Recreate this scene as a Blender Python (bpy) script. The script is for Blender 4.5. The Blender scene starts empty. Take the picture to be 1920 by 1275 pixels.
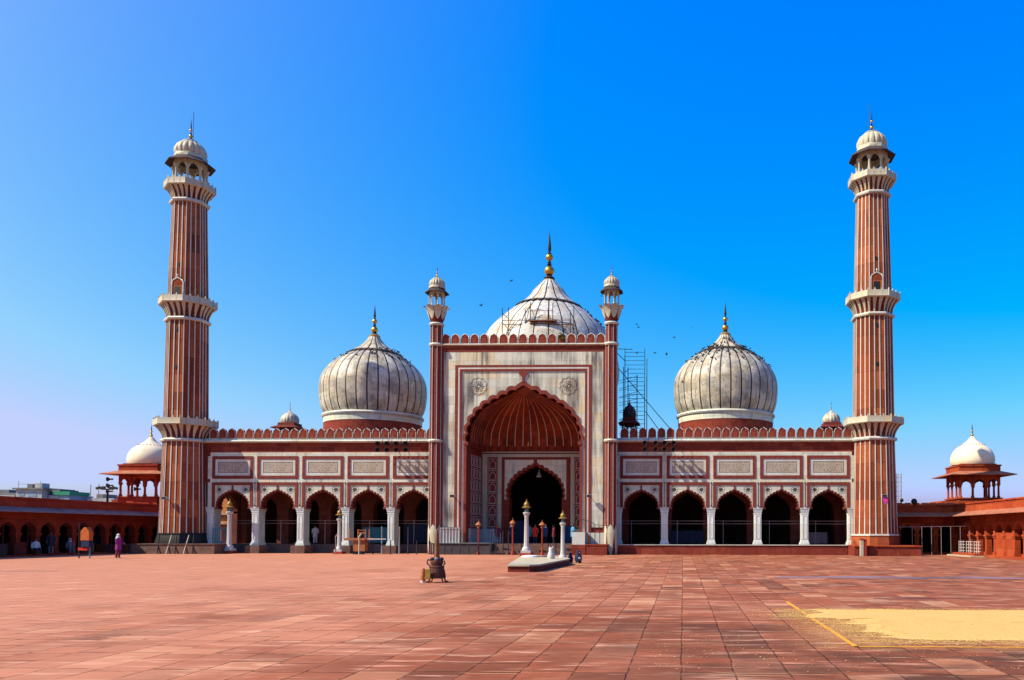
import bpy, bmesh, math, random
from mathutils import Vector, Matrix
random.seed(7)
R = math.radians
sc = bpy.context.scene
COL = sc.collection
PI = math.pi

# ------------------------------------------------------------------ nodes
class NT:
    def __init__(s, name, rough=0.85, spec=0.25):
        s.m = bpy.data.materials.new(name); s.m.use_nodes = True
        s.t = s.m.node_tree; s.b = s.t.nodes['Principled BSDF']
        s.b.inputs['Roughness'].default_value = rough
        s.b.inputs['Specular IOR Level'].default_value = spec
        s.pos = None
    def n(s, typ, **kw):
        nd = s.t.nodes.new(typ)
        for k, v in kw.items(): setattr(nd, k, v)
        return nd
    def lk(s, a, b): s.t.links.new(a, b)
    def put(s, sock, v):
        if hasattr(v, 'is_output') or isinstance(v, bpy.types.NodeSocket): s.lk(v, sock)
        else: sock.default_value = v
    def obj(s):
        if s.pos is None: s.pos = s.n('ShaderNodeTexCoord').outputs['Object']
        return s.pos
    def math(s, op, a, b=None, c=None):
        nd = s.n('ShaderNodeMath', operation=op)
        s.put(nd.inputs[0], a)
        if b is not None: s.put(nd.inputs[1], b)
        if c is not None: s.put(nd.inputs[2], c)
        return nd.outputs[0]
    def vmath(s, op, a, b):
        nd = s.n('ShaderNodeVectorMath', operation=op); s.put(nd.inputs[0], a); s.put(nd.inputs[1], b)
        return nd.outputs[0]
    def sep(s, v):
        nd = s.n('ShaderNodeSeparateXYZ'); s.put(nd.inputs[0], v); return nd.outputs
    def comb(s, x, y, z):
        nd = s.n('ShaderNodeCombineXYZ')
        for i, v in enumerate((x, y, z)): s.put(nd.inputs[i], v)
        return nd.outputs[0]
    def noise(s, vec, scale=1, detail=3, rough=0.55):
        nd = s.n('ShaderNodeTexNoise'); s.put(nd.inputs['Vector'], vec)
        nd.inputs['Scale'].default_value = scale; nd.inputs['Detail'].default_value = detail
        nd.inputs['Roughness'].default_value = rough
        return nd.outputs['Fac']
    def white(s, vec):
        nd = s.n('ShaderNodeTexWhiteNoise', noise_dimensions='3D'); s.put(nd.inputs['Vector'], vec)
        return nd.outputs['Value']
    def ramp(s, fac, stops, interp='LINEAR'):
        nd = s.n('ShaderNodeValToRGB'); nd.color_ramp.interpolation = interp
        el = nd.color_ramp.elements
        while len(el) < len(stops): el.new(0.5)
        for e, (p, c) in zip(el, stops):
            e.position = p; e.color = (*c, 1) if len(c) == 3 else c
        s.put(nd.inputs[0], fac); return nd.outputs['Color']
    def fit(s, v, a, b, lo=0., hi=1.):
        nd = s.n('ShaderNodeMapRange'); nd.interpolation_type = 'SMOOTHSTEP'
        s.put(nd.inputs['Value'], v)
        nd.inputs['From Min'].default_value = a; nd.inputs['From Max'].default_value = b
        nd.inputs['To Min'].default_value = lo; nd.inputs['To Max'].default_value = hi
        return nd.outputs['Result']
    def mix(s, f, a, b, blend='MIX'):
        nd = s.n('ShaderNodeMix', data_type='RGBA', blend_type=blend)
        s.put(nd.inputs['Factor'], f)
        s.put(nd.inputs[6], (*a, 1) if isinstance(a, tuple) and len(a) == 3 else a)
        s.put(nd.inputs[7], (*b, 1) if isinstance(b, tuple) and len(b) == 3 else b)
        return nd.outputs[2]
    def bump(s, h, strength=0.3, dist=0.02):
        nd = s.n('ShaderNodeBump'); nd.inputs['Strength'].default_value = strength
        nd.inputs['Distance'].default_value = dist
        s.lk(h, nd.inputs['Height']); s.lk(nd.outputs[0], s.b.inputs['Normal'])
    def col(s, c): s.put(s.b.inputs['Base Color'], s.mix(1., c, (.79, .79, .79), 'MULTIPLY'))

def blocks(t, bw, bh):
    """random value per stone block and a joint mask on upright walls"""
    o = t.sep(t.obj())
    h = t.math('MULTIPLY_ADD', o[1], 0.83, o[0])
    row = t.math('FLOOR', t.math('DIVIDE', o[2], bh))
    off = t.white(t.comb(row, 3.1, 0.))
    u = t.math('ADD', t.math('DIVIDE', h, bw), off)
    ci = t.math('FLOOR', u)
    rnd = t.white(t.comb(ci, row, 1.7))
    fu = t.math('FRACT', u); fv = t.math('FRACT', t.math('DIVIDE', o[2], bh))
    eu = t.math('MULTIPLY', t.math('MINIMUM', fu, t.math('SUBTRACT', 1., fu)), bw)
    ev = t.math('MULTIPLY', t.math('MINIMUM', fv, t.math('SUBTRACT', 1., fv)), bh)
    joint = t.fit(t.math('MINIMUM', eu, ev), 0.006, 0.022, 1., 0.)
    return rnd, joint

def m_sandstone(name, tones, bw=1.1, bh=0.55, stain=0.5):
    t = NT(name, 0.9, 0.12)
    rnd, joint = blocks(t, bw, bh)
    c = t.ramp(rnd, [(i/(len(tones)-1), x) for i, x in enumerate(tones)])
    n = t.noise(t.obj(), 2.2, 5, .6)
    c = t.mix(t.fit(n, .35, .75, 0, .45), c, tuple(v*.62 for v in tones[0]))
    n2 = t.noise(t.vmath('MULTIPLY', t.obj(), (2.3, 2.3, .16)), 1., 4, .6)
    c = t.mix(t.fit(n2, .56, .78, 0, stain), c, (.045, .026, .022))
    n3 = t.noise(t.obj(), .7, 3, .5)
    c = t.mix(t.fit(n3, .55, .8, 0, .35), c, (.46, .16, .08))
    c = t.mix(t.math('MULTIPLY', joint, .55), c, (.06, .03, .025))
    t.col(c); t.bump(t.math('ADD', t.noise(t.obj(), 9, 4, .6), t.math('MULTIPLY', joint, -1.5)), .35, .02)
    return t.m

def m_marble(name, base=(.70, .62, .52), dark=(.22, .2, .19), streak=.7, lo=.5, bw=1.3, bh=.62, tint=(.66, .5, .34), roughness=.55):
    t = NT(name, roughness, .3)
    rnd, joint = blocks(t, bw, bh)
    c = t.ramp(rnd, [(0, tuple(v*.80 for v in base)), (.4, base), (.7, tint), (.86, tuple(v*1.07 for v in base)), (1, tuple(v*.88 for v in base))])
    n2 = t.noise(t.vmath('MULTIPLY', t.obj(), (2.1, 2.1, .13)), 1., 5, .65)
    n4 = t.noise(t.obj(), .35, 2, .5)
    c = t.mix(t.math('MULTIPLY', t.fit(n2, lo, lo+.24, 0, streak), t.fit(n4, .35, .65, .25, 1.)), c, dark)
    w = t.noise(t.obj(), 1.5, 6, .7)
    vein = t.fit(t.math('ABSOLUTE', t.math('SUBTRACT', w, .5)), 0., .03, .35, 0.)
    c = t.mix(vein, c, (.36, .34, .33))
    c = t.mix(t.math('MULTIPLY', joint, .35), c, (.16, .14, .12))
    t.col(c); t.bump(t.math('ADD', t.noise(t.obj(), 12, 3, .6), t.math('MULTIPLY', joint, -1.)), .12, .01)
    return t.m

def m_plain(name, c, rough=.7, var=.25, scale=4., metal=0., spec=.3):
    t = NT(name, rough, spec)
    n = t.noise(t.obj(), scale, 4, .6)
    t.col(t.mix(t.fit(n, .3, .75, 0, 1), tuple(min(1, v*(1+var*.4)) for v in c), tuple(v*(1-var) for v in c)))
    t.b.inputs['Metallic'].default_value = metal
    t.bump(n, .15, .01)
    return t.m

RED = [(0.195, 0.033, 0.022), (0.271, 0.052, 0.030), (0.230, 0.040, 0.026), (0.340, 0.077, 0.040)]
M = {}
M['red'] = m_sandstone('red_sandstone', RED)
M['shaft'] = m_sandstone('minaret_sandstone', [(0.224, 0.041, 0.017), (0.368, 0.085, 0.030), (0.182, 0.035, 0.015), (0.438, 0.120, 0.041), (0.176, 0.036, 0.017)], bw=.9, bh=1.55, stain=.6)
M['cloister'] = m_sandstone('cloister_sandstone', [(0.304, 0.042, 0.015), (0.437, 0.078, 0.023), (0.361, 0.057, 0.019), (0.494, 0.102, 0.032)], bw=1.9, bh=.7, stain=.5)
M['cloister_old'] = m_sandstone('cloister_sandstone_dark', [(0.320, 0.041, 0.020), (0.424, 0.061, 0.026), (0.359, 0.045, 0.023), (0.462, 0.069, 0.028)], bw=1.9, bh=.7, stain=.5)
M['vault'] = m_sandstone('vault_sandstone', [(0.271, 0.034, 0.013), (0.361, 0.052, 0.016), (0.217, 0.026, 0.010), (0.415, 0.069, 0.020), (0.126, 0.014, 0.006)], bw=1.0, bh=.62, stain=.2)
M['fine_red'] = m_plain('carved_red_stone', (0.222, 0.039, 0.025), .85, .35, 5)
M['dark_red'] = m_plain('dark_red_stone', (0.154, 0.020, 0.013), .85, .35, 5)
M['marble'] = m_marble('weathered_marble', (0.718, 0.764, 0.626), streak=.75, lo=.46, tint=(0.694, 0.653, 0.449))
M['marble_top'] = m_marble('streaked_marble', (0.718, 0.751, 0.598), streak=1., lo=.39, dark=(.12, .115, .11), tint=(0.742, 0.639, 0.381), bw=1.5, bh=.75)
M['trim'] = m_marble('white_marble_trim', (0.645, 0.681, 0.607), streak=.65, lo=.48, bw=2.2, bh=3.1, tint=(0.601, 0.583, 0.456))
M['cream'] = m_marble('cream_marble', (0.552, 0.531, 0.385), streak=.75, lo=.46, bw=1.2, bh=.9, tint=(0.534, 0.454, 0.277))
M['pillar'] = m_marble('pillar_marble', (0.718, 0.797, 0.762), dark=(.2, .19, .17), streak=.7, lo=.48, bw=3., bh=1.3, tint=(0.622, 0.653, 0.544))
M['black'] = m_plain('black_inlay', (.014, .013, .016), .6, .3, 6)
M['joint'] = m_plain('dark_joint', (.05, .045, .04), .7, .3, 6)
M['gold'] = m_plain('gilt_copper', (.78, .42, .06), .32, .3, 8, .85)
M['brass'] = m_plain('painted_gilt', (0.345, 0.217, 0.044), .5, .3, 8, .3)
M['iron'] = m_plain('dark_iron', (.03, .03, .035), .55, .3, 12, .4)
M['steel'] = m_plain('galvanised_steel', (.34, .37, .40), .45, .3, 10, .6)
M['blue_steel'] = m_plain('blue_painted_pipe', (.04, .16, .24), .5, .3, 10, .2)
M['pipe'] = m_plain('grey_pipe', (.30, .26, .26), .5, .3, 9, .3)
M['white_paint'] = m_plain('white_paint', (.55, .55, .53), .5, .12, 6)
M['wood'] = m_plain('brown_wood', (.25, .10, .04), .75, .45, 9)
M['orange_wood'] = m_plain('orange_wood', (0.400, 0.136, 0.045), .75, .35, 9)
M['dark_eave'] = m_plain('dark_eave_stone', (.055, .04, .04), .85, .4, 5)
M['eave'] = m_plain('sandstone_eave', (.42, .15, .075), .85, .35, 2)
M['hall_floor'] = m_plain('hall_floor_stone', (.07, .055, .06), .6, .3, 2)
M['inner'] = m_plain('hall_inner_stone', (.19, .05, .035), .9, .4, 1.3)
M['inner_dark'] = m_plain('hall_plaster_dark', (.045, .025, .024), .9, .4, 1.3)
M['wicker'] = m_plain('dark_wicker', (.13, .045, .03), .85, .5, 25)
M['roof'] = m_plain('roof_lime', (.36, .30, .25), .9, .3, 1)
M['skin'] = m_plain('brown_skin', (.28, .14, .08), .6, .1, 6)
M['hair'] = m_plain('black_hair', (.012, .01, .01), .5, .2, 20)
M['bird'] = m_plain('slate_feather', (.035, .035, .042), .7, .4, 20)
M['leaf'] = m_plain('leaf_green', (.10, .17, .03), .7, .4, 10)
M['yellow'] = m_plain('yellow_line_paint', (.80, .36, .01), .7, .2, 9)
def cloth(name, c): M[name] = m_plain(name, c, .85, .25, 8)
for nm, c in (('red_cloth', (.55, .03, .02)), ('blue_cloth', (.02, .07, .22)), ('cyan_cloth', (.08, .35, .60)), ('magenta_cloth', (.30, .02, .22)),
              ('maroon_cloth', (.20, .02, .05)), ('white_cloth', (.72, .72, .74)), ('orange_cloth', (.55, .13, .025)), ('grey_cloth', (.22, .18, .22)),
              ('navy_cloth', (.012, .025, .07)), ('teal_cloth', (.06, .25, .34)), ('pink_cloth', (.75, .06, .38)), ('dark_cloth', (.03, .03, .05)), ('green_sheet', (.03, .28, .16)), ('cream_cloth', (.60, .50, .28))):
    cloth(nm, c)

M['orange_stone'] = m_plain('sun_brightened_stone', (.62, .25, .10), .85, .3, 2)  # base colour raised so that the porch looks sunlit
M['grey_inlay'] = m_plain('grey_inlay_line', (.13, .12, .10), .7, .3, 6)
M['lamp_glass'] = m_plain('dusty_lamp_glass', (.20, .24, .26), .2, .2, 6)
M['brown'] = m_plain('brown_plinth_stone', (.17, .095, .07), .85, .4, 2)
M['eave_grey'] = m_plain('greyed_eave_stone', (.30, .19, .18), .9, .4, 1.2)
def m_script():
    t = NT('carved_script_marble', .7, .2)
    o = t.sep(t.obj())
    row = t.math('FRACT', t.math('MULTIPLY', o[2], 4.2))
    band = t.fit(t.math('ABSOLUTE', t.math('SUBTRACT', row, .5)), .3, .47, 1., 0.15)
    n = t.noise(t.vmath('MULTIPLY', t.obj(), (9, 9, 13)), 1., 2, .5)
    n2 = t.noise(t.vmath('MULTIPLY', t.obj(), (21, 21, 5)), 1., 2, .5)
    ink = t.math('MULTIPLY', t.fit(t.math('MAXIMUM', n, n2), .56, .62), band)
    bg = t.ramp(t.noise(t.obj(), 1.2, 4, .6), [(.3, (.52, .47, .38)), (.7, (.40, .34, .25))])
    t.col(t.mix(t.math('MULTIPLY', ink, .75), bg, (.07, .06, .06)))
    return t.m
M['script'] = m_script()

def m_dome(name, base, grey, lobes=32):
    t = NT(name, .5, .3)
    o = t.sep(t.obj())
    ang = t.math('DIVIDE', t.math('ARCTAN2', o[1], o[0]), 2*PI/lobes)
    row = t.math('FLOOR', t.math('DIVIDE', o[2], .78))
    rnd = t.white(t.comb(t.math('FLOOR', ang), row, .3))
    r2 = t.white(t.comb(row, 1.3, .6))
    c = t.ramp(rnd, [(0, tuple(v*.70 for v in base)), (.4, base), (.8, (.50, .41, .25)), (1, tuple(v*1.08 for v in base))])
    c = t.mix(t.fit(r2, .4, .9, 0, .35), c, grey)
    n = t.noise(t.obj(), .8, 6, .7)
    c = t.mix(t.fit(n, .44, .60, 0, .9), c, grey)
    n1 = t.noise(t.obj(), 3.4, 5, .7)
    c = t.mix(t.fit(n1, .56, .68, 0, .75), c, (.10, .095, .085))
    n2 = t.noise(t.vmath('MULTIPLY', t.obj(), (3., 3., .22)), 1., 4, .6)
    c = t.mix(t.fit(n2, .50, .70, 0, .6), c, (.17, .16, .14))
    t.col(c); t.bump(n1, .1, .02)
    return t.m
M['dome'] = m_dome('striped_dome_marble', (0.680, 0.648, 0.530), (0.296, 0.281, 0.226))
M['dome_clean'] = m_dome('cleaned_dome_marble', (0.759, 0.759, 0.690), (0.506, 0.506, 0.460))
def m_lime():
    t = NT('limewashed_dome', .7, .2)
    n = t.noise(t.obj(), .9, 5, .65); n2 = t.noise(t.vmath('MULTIPLY', t.obj(), (2, 2, .3)), 1., 4, .6)
    c = t.ramp(n, [(.35, (.86, .80, .62)), (.6, (.80, .72, .50)), (.75, (.62, .48, .24))])
    t.col(t.mix(t.fit(n2, .55, .75, 0, .5), c, (.45, .36, .2))); t.bump(n, .1, .02)
    return t.m
M['dome_white'] = m_lime()

def m_paving():
    t = NT('red_paving_slabs', .8, .08)
    o0 = t.obj()
    wob = t.noise(o0, 1.7, 2, .5)
    o = t.sep(o0)
    W, H = .702, 1.43
    u = t.math('ADD', t.math('DIVIDE', t.math('MULTIPLY_ADD', wob, .06, o[0]), W), .40)
    i = t.math('FLOOR', u); fu = t.math('FRACT', u)
    sh = t.math('MULTIPLY', t.white(t.comb(i, 9.1, 2.)), .16)
    v = t.math('ADD', t.math('DIVIDE', t.math('MULTIPLY_ADD', wob, .12, o[1]), H), t.math('ADD', sh, .5))
    j0 = t.math('FLOOR', v)
    sp = t.math('GREATER_THAN', t.white(t.comb(i, j0, 4.4)), .6)
    fv0 = t.math('FRACT', v)
    half = t.math('MULTIPLY', sp, t.math('GREATER_THAN', fv0, .5))
    j = t.math('ADD', j0, t.math('MULTIPLY', half, .5))
    mult = t.math('ADD', sp, 1.)
    fv = t.math('FRACT', t.math('MULTIPLY', v, mult))
    rnd = t.white(t.comb(i, j, .7)); rnd2 = t.white(t.comb(i, j, 5.9))
    eu = t.math('MULTIPLY', t.math('MINIMUM', fu, t.math('SUBTRACT', 1., fu)), W)
    ev = t.math('MULTIPLY', t.math('MINIMUM', fv, t.math('SUBTRACT', 1., fv)), t.math('DIVIDE', H, mult))
    e = t.math('MINIMUM', eu, ev)
    rj = t.math('MULTIPLY', t.fit(ev, .008, .045, 1., 0.), t.fit(t.white(t.comb(t.math('FLOOR', t.math('MULTIPLY', i, .5)), j, 7.7)), .25, .6, .15, 1.))
    jw = t.noise(o0, 3.1, 3, .6)
    joint0 = t.math('MULTIPLY', t.fit(e, .005, .020, 1., 0.), t.fit(jw, .34, .56, .18, 1.))
    c = t.ramp(rnd, [(0, (.15, .052, .028)), (.12, (.23, .070, .034)), (.35, (.33, .098, .045)), (.55, (.26, .076, .036)), (.75, (.37, .115, .054)), (.88, (.27, .105, .058)), (.95, (.42, .170, .088)), (1, (.52, .265, .145))])
    # worn darker middle of many slabs, shaped per slab
    joint = t.math('MAXIMUM', joint0, t.math('MULTIPLY', rj, t.fit(jw, .30, .52, .2, 1.)))
    worn = t.math('MULTIPLY', t.fit(e, .06, .2), t.fit(rnd2, .35, .8))
    wn = t.noise(o0, 2.6, 5, .65)
    c = t.mix(t.math('MULTIPLY', worn, t.fit(wn, .3, .7, .05, .5)), c, (0.168, 0.045, 0.020))
    # streaky scuffs along X, blotches
    sx = t.noise(t.vmath('MULTIPLY', o0, (.6, 3.2, 1)), 1., 5, .65)
    c = t.mix(t.fit(sx, .53, .66, 0, .8), c, (.68, .37, .25))
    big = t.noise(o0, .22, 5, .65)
    # paler pink tone, stronger towards the southern (left) half, broken up by noise
    left_pale = t.fit(t.math('ADD', big, t.math('MULTIPLY', o[0], -.022)), .14, .58, 0., .72)
    c = t.mix(left_pale, c, (.60, .268, .165))
    pale = t.math('MULTIPLY', t.fit(t.noise(t.vmath('MULTIPLY', o0, (.5, 1.2, 1)), .8, 4, .6), .60, .72), t.fit(rnd, .45, .9))
    c = t.mix(t.math('MULTIPLY', pale, .85), c, (.72, .46, .30))
    # soot and trodden grain dirt round the feeding patch
    dx = t.math('DIVIDE', t.math('SUBTRACT', o[0], 18.5), 9.5); dy = t.math('DIVIDE', t.math('SUBTRACT', o[1], 12.0), 8.0)
    d = t.math('SQRT', t.math('ADD', t.math('MULTIPLY', dx, dx), t.math('MULTIPLY', dy, dy)))
    gx = t.math('DIVIDE', t.math('SUBTRACT', o[0], 21.2), 5.3); gy = t.math('DIVIDE', t.math('SUBTRACT', o[1], 16.4), 3.5)
    gd = t.math('MAXIMUM', t.math('ABSOLUTE', gx), t.math('ABSOLUTE', gy))
    soot = t.math('MULTIPLY', t.math('MULTIPLY', t.fit(gd, .85, 1.1, .3, 1.), t.fit(d, .15, 1.15, 1., 0.)), t.fit(t.noise(t.vmath('MULTIPLY', o0, (.7, 1.6, 1)), 1., 5, .65), .36, .62))
    c = t.mix(t.math('MULTIPLY', soot, .78), c, (0.084, 0.038, 0.022))
    gx = t.math('DIVIDE', t.math('SUBTRACT', o[0], 21.2), 5.3); gy = t.math('DIVIDE', t.math('SUBTRACT', o[1], 16.4), 3.5)
    gd = t.math('MAXIMUM', t.math('ABSOLUTE', gx), t.math('ABSOLUTE', gy))
    meal = t.math('MULTIPLY', t.fit(gd, .78, 1.12, 1., 0.), t.fit(t.noise(t.vmath('MULTIPLY', o0, (1.5, 3, 1)), 2., 5, .7), .38, .6))
    c = t.mix(t.math('MULTIPLY', meal, .9), c, (.50, .27, .085))
    dk = t.noise(t.vmath('MULTIPLY', o0, (.5, 1.1, 1)), .9, 4, .6)
    c = t.mix(t.fit(dk, .60, .76, 0, .5), c, (0.143, 0.058, 0.028))
    speck = t.fit(t.noise(o0, 26, 2, .5), .74, .8, 0, .7)
    c = t.mix(speck, c, (0.521, 0.294, 0.136))
    lip = t.math('MULTIPLY', t.fit(t.math('ABSOLUTE', t.math('SUBTRACT', ev, .075)), .0, .035, 1., 0.), t.fit(t.noise(t.vmath('MULTIPLY', o0, (.6, 1, 1)), 1.3, 2, .5), .52, .64))
    c = t.mix(t.math('MULTIPLY', lip, .5), c, (0.630, 0.397, 0.208))
    c = t.mix(t.math('MULTIPLY', joint, .72), c, (0.046, 0.019, 0.010))
    t.col(c)
    hgt = t.math('ADD', t.math('MULTIPLY', joint, -1.4), t.math('ADD', t.math('MULTIPLY', rnd2, .35), t.math('MULTIPLY', t.noise(o0, 14, 4, .6), .35)))
    t.bump(hgt, .5, .02)
    return t.m
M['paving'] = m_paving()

def m_grain():
    t = NT('scattered_grain', .9, .1)
    n = t.noise(t.obj(), 38, 3, .7); n2 = t.noise(t.obj(), 2.2, 4, .6)
    c = t.ramp(n, [(.30, (.42, .21, .05)), (.5, (.74, .46, .14)), (.70, (.90, .66, .29))])
    c = t.mix(t.fit(n2, .5, .75, 0, .4), c, (.60, .36, .10))
    t.col(c); t.bump(n, .8, .02)
    return t.m
M['grain'] = m_grain()
M['soil'] = m_plain('dusty_ground', (.30, .22, .16), .95, .3, .3)
M['city_white'] = m_plain('city_whitewash', (.44, .45, .46), .8, .3, .5)
M['city_grey'] = m_plain('city_concrete', (.20, .20, .20), .9, .35, .4)
M['city_blue'] = m_plain('city_blue_paint', (.22, .32, .44), .8, .25, .5)
def m_carpet():
    t = NT('faded_blue_carpet', .95, .05)
    n = t.noise(t.vmath('MULTIPLY', t.obj(), (.5, 3.5, 1)), 1., 5, .7)
    t.col(t.ramp(n, [(.34, (.34, .13, .07)), (.48, (.25, .15, .16)), (.62, (.20, .20, .33))]))
    return t.m
M['carpet'] = m_carpet()

# ------------------------------------------------------------------ mesh building
class MB:
    def __init__(s, *mats): s.bm = bmesh.new(); s.mats = [M[m] for m in mats]; s.sm = False
    def face(s, pts, mi=0, smooth=False):
        vs = [s.bm.verts.new(p) for p in pts]
        f = s.bm.faces.new(vs); f.material_index = mi; f.smooth = smooth; return f
    def quadgrid(s, rows, mi=0, smooth=False, closed=False, mif=None):
        V = [[s.bm.verts.new(p) for p in r] for r in rows]
        n = len(rows[0])
        for a in range(len(V)-1):
            for b in range(n if closed else n-1):
                q = (V[a][b], V[a][(b+1) % n], V[a+1][(b+1) % n], V[a+1][b])
                f = s.bm.faces.new(q); f.smooth = smooth
                f.material_index = mif(a, b) if mif else mi
        return V
    def box(s, x0, x1, y0, y1, z0, z1, mi=0, mx=None):
        P = [Vector(p) for p in ((x0,y0,z0),(x1,y0,z0),(x1,y1,z0),(x0,y1,z0),(x0,y0,z1),(x1,y0,z1),(x1,y1,z1),(x0,y1,z1))]
        if mx: P = [mx @ p for p in P]
        v = [s.bm.verts.new(p) for p in P]
        for q in ((3,2,1,0),(4,5,6,7),(0,1,5,4),(1,2,6,5),(2,3,7,6),(3,0,4,7)):
            f = s.bm.faces.new([v[i] for i in q]); f.material_index = mi
    def prism(s, poly, y0, y1, mi=0, ms=None, mx=None):
        """polygon in the XZ plane pushed from y0 (front) to y1"""
        ms = mi if ms is None else ms
        A = [Vector((x, y0, z)) for x, z in poly]; B = [Vector((x, y1, z)) for x, z in poly]
        if mx: A = [mx @ p for p in A]; B = [mx @ p for p in B]
        a = [s.bm.verts.new(p) for p in A]; b = [s.bm.verts.new(p) for p in B]
        f = s.bm.faces.new(a); f.material_index = mi
        f = s.bm.faces.new(b[::-1]); f.material_index = ms
        n = len(poly)
        for i in range(n):
            f = s.bm.faces.new((a[i], b[i], b[(i+1) % n], a[(i+1) % n])); f.material_index = ms
    def lathe(s, prof, n=24, c=(0,0,0), mi=0, smooth=True, rot=0., lobe=0, amp=0., caps=True):
        rows = []
        for r, z in prof:
            row = []
            for k in range(n):
                a = rot + 2*PI*k/n
                rr = r*(1 - amp*abs(math.cos(lobe*a/2))**6) if lobe else r
                row.append((c[0]+rr*math.cos(a), c[1]+rr*math.sin(a), c[2]+z))
            rows.append(row)
        V = s.quadgrid(rows, mi, smooth, True)
        if caps:
            for V_, r in ((V[0], prof[0][0]), (V[-1], prof[-1][0])):
                if r > 1e-4:
                    f = s.bm.faces.new(V_); f.material_index = mi
    def tube(s, p, q, r=.03, n=6, mi=0, r2=None):
        p, q = Vector(p), Vector(q); d = (q-p).normalized()
        a = d.orthogonal().normalized(); b = d.cross(a); r2 = r if r2 is None else r2
        rows = [[o + (a*math.cos(2*PI*k/n) + b*math.sin(2*PI*k/n))*rr for k in range(n)] for o, rr in ((p, r), (q, r2))]
        V = s.quadgrid(rows, mi, True, True)
        for v in V: s.bm.faces.new(v).material_index = mi
    def poly_tube(s, pts, r=.03, n=6, mi=0):
        for a, b in zip(pts, pts[1:]): s.tube(a, b, r, n, mi)
    def ball(s, c, r, mi=0, sx=1, sy=1, sz=1, n=12):
        prof = [(math.sin(PI*k/8)*r, -math.cos(PI*k/8)*r) for k in range(9)]
        rows = [[(c[0]+sx*rr*math.cos(2*PI*j/n), c[1]+sy*rr*math.sin(2*PI*j/n), c[2]+sz*z) for j in range(n)] for rr, z in prof]
        s.quadgrid(rows, mi, True, True)
    def mesh(s, name):
        bmesh.ops.remove_doubles(s.bm, verts=s.bm.verts, dist=1e-5)
        bmesh.ops.recalc_face_normals(s.bm, faces=s.bm.faces)
        me = bpy.data.meshes.new(name); s.bm.to_mesh(me); s.bm.free()
        for m in s.mats: me.materials.append(m)
        try: me.set_sharp_from_angle(angle=R(38))
        except Exception: pass
        return me
    def build(s, name, parent=None, loc=(0,0,0), world=False, rotz=0.):
        o = bpy.data.objects.new(name, s.mesh(name)); COL.objects.link(o)
        o.location = loc; o.rotation_euler.z = rotz
        if parent:
            o.parent = parent
            if world: o.location = -parent.location if parent.parent is None else -(parent.location + parent.parent.location)
        return o

def tag(o, label=None, cat=None, group=None, kind=None):
    if label: o['label'] = label
    if cat: o['category'] = cat
    if group: o['group'] = group
    if kind: o['kind'] = kind
    return o
def thing(name, label, cat, loc=(0,0,0), rotz=0, group=None):
    o = bpy.data.objects.new(name, None); COL.objects.link(o); o.empty_display_size = .3
    o.location = loc; o.rotation_euler.z = rotz
    return tag(o, label, cat, group)
def copy_part(src, parent, loc=None, rotz=None):
    c = src.copy(); COL.objects.link(c); c.parent = parent
    if loc is not None: c.location = loc
    if rotz is not None: c.rotation_euler.z = rotz
    return c
def dup(root, loc, rotz=None, label=None, group=None, scale=None):
    def rec(o, p):
        c = o.copy(); COL.objects.link(c); c.parent = p
        for ch in [x for x in list(o.children)]: rec(ch, c)
        return c
    r = rec(root, None); r.location = loc
    if rotz is not None: r.rotation_euler.z = rotz
    if label: r['label'] = label
    if group: r['group'] = group
    if scale: r.scale = (scale,)*3
    return r

# ------------------------------------------------------------------ arch outlines
NORM = [(-1,0),(-1,.16),(-.97,.31),(-.90,.44),(-.81,.55),(-.675,.655),(-.51,.74),(-.335,.82),(-.16,.90),(-.04,.975),(0,1)]
def resample(pts, n):
    L = [0]
    for a, b in zip(pts, pts[1:]): L.append(L[-1]+math.dist(a, b))
    out = []
    for k in range(n+1):
        d = L[-1]*k/n; i = 0
        while i < len(L)-2 and L[i+1] < d: i += 1
        f = (d-L[i])/max(1e-9, L[i+1]-L[i])
        out.append((pts[i][0]+(pts[i+1][0]-pts[i][0])*f, pts[i][1]+(pts[i+1][1]-pts[i][1])*f))
    return out
def arch(cx, hw, z0, z1, n=0, sag=.3, step=5, grow=0.):
    """path from the left springing over the apex to the right one; n foils per side"""
    base = [(x*hw, z0+z*(z1-z0)) for x, z in NORM]
    if n == 0: half = resample(base, 14)
    else:
        c = resample(base, n); half = [c[0]]
        for k, (a, b) in enumerate(zip(c, c[1:])):
            if k == n-1: half.append(((a[0]+b[0])/2-.06*(b[0]-a[0]), (a[1]+b[1])/2+.0)); half.append(b); continue
            dx, dz = b[0]-a[0], b[1]-a[1]; L = math.hypot(dx, dz); nx, nz = -dz/L, dx/L
            for i in range(1, step+1):
                f = i/step; h = 4*f*(1-f)*sag*L
                half.append((a[0]+dx*f+nx*h, a[1]+dz*f+nz*h))
    full = half + [(-x, z) for x, z in half[-2::-1]]
    return [(cx+x, z) for x, z in full]
def spandrel(x0, x1, zb, zt, path):
    P = [(x0, zb), (x0, zt), (x1, zt), (x1, zb), (path[-1][0], zb)] + path[::-1] + [(path[0][0], zb)]
    return [q for i, q in enumerate(P) if math.dist(q, P[i-1]) > 1e-4]
def frame(x0, x1, zb, zt, w, wt=None):
    wt = w if wt is None else wt
    return [(x0, zb), (x0, zt), (x1, zt), (x1, zb), (x1-w, zb), (x1-w, zt-wt), (x0+w, zt-wt), (x0+w, zb)]
def rectring(mb, x0, x1, z0, z1, w, y0, y1, mi):
    mb.box(x0, x1, y0, y1, z1-w, z1, mi); mb.box(x0, x1, y0, y1, z0, z0+w, mi)
    mb.box(x0, x0+w, y0, y1, z0+w, z1-w, mi); mb.box(x1-w, x1, y0, y1, z0+w, z1-w, mi)

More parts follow.
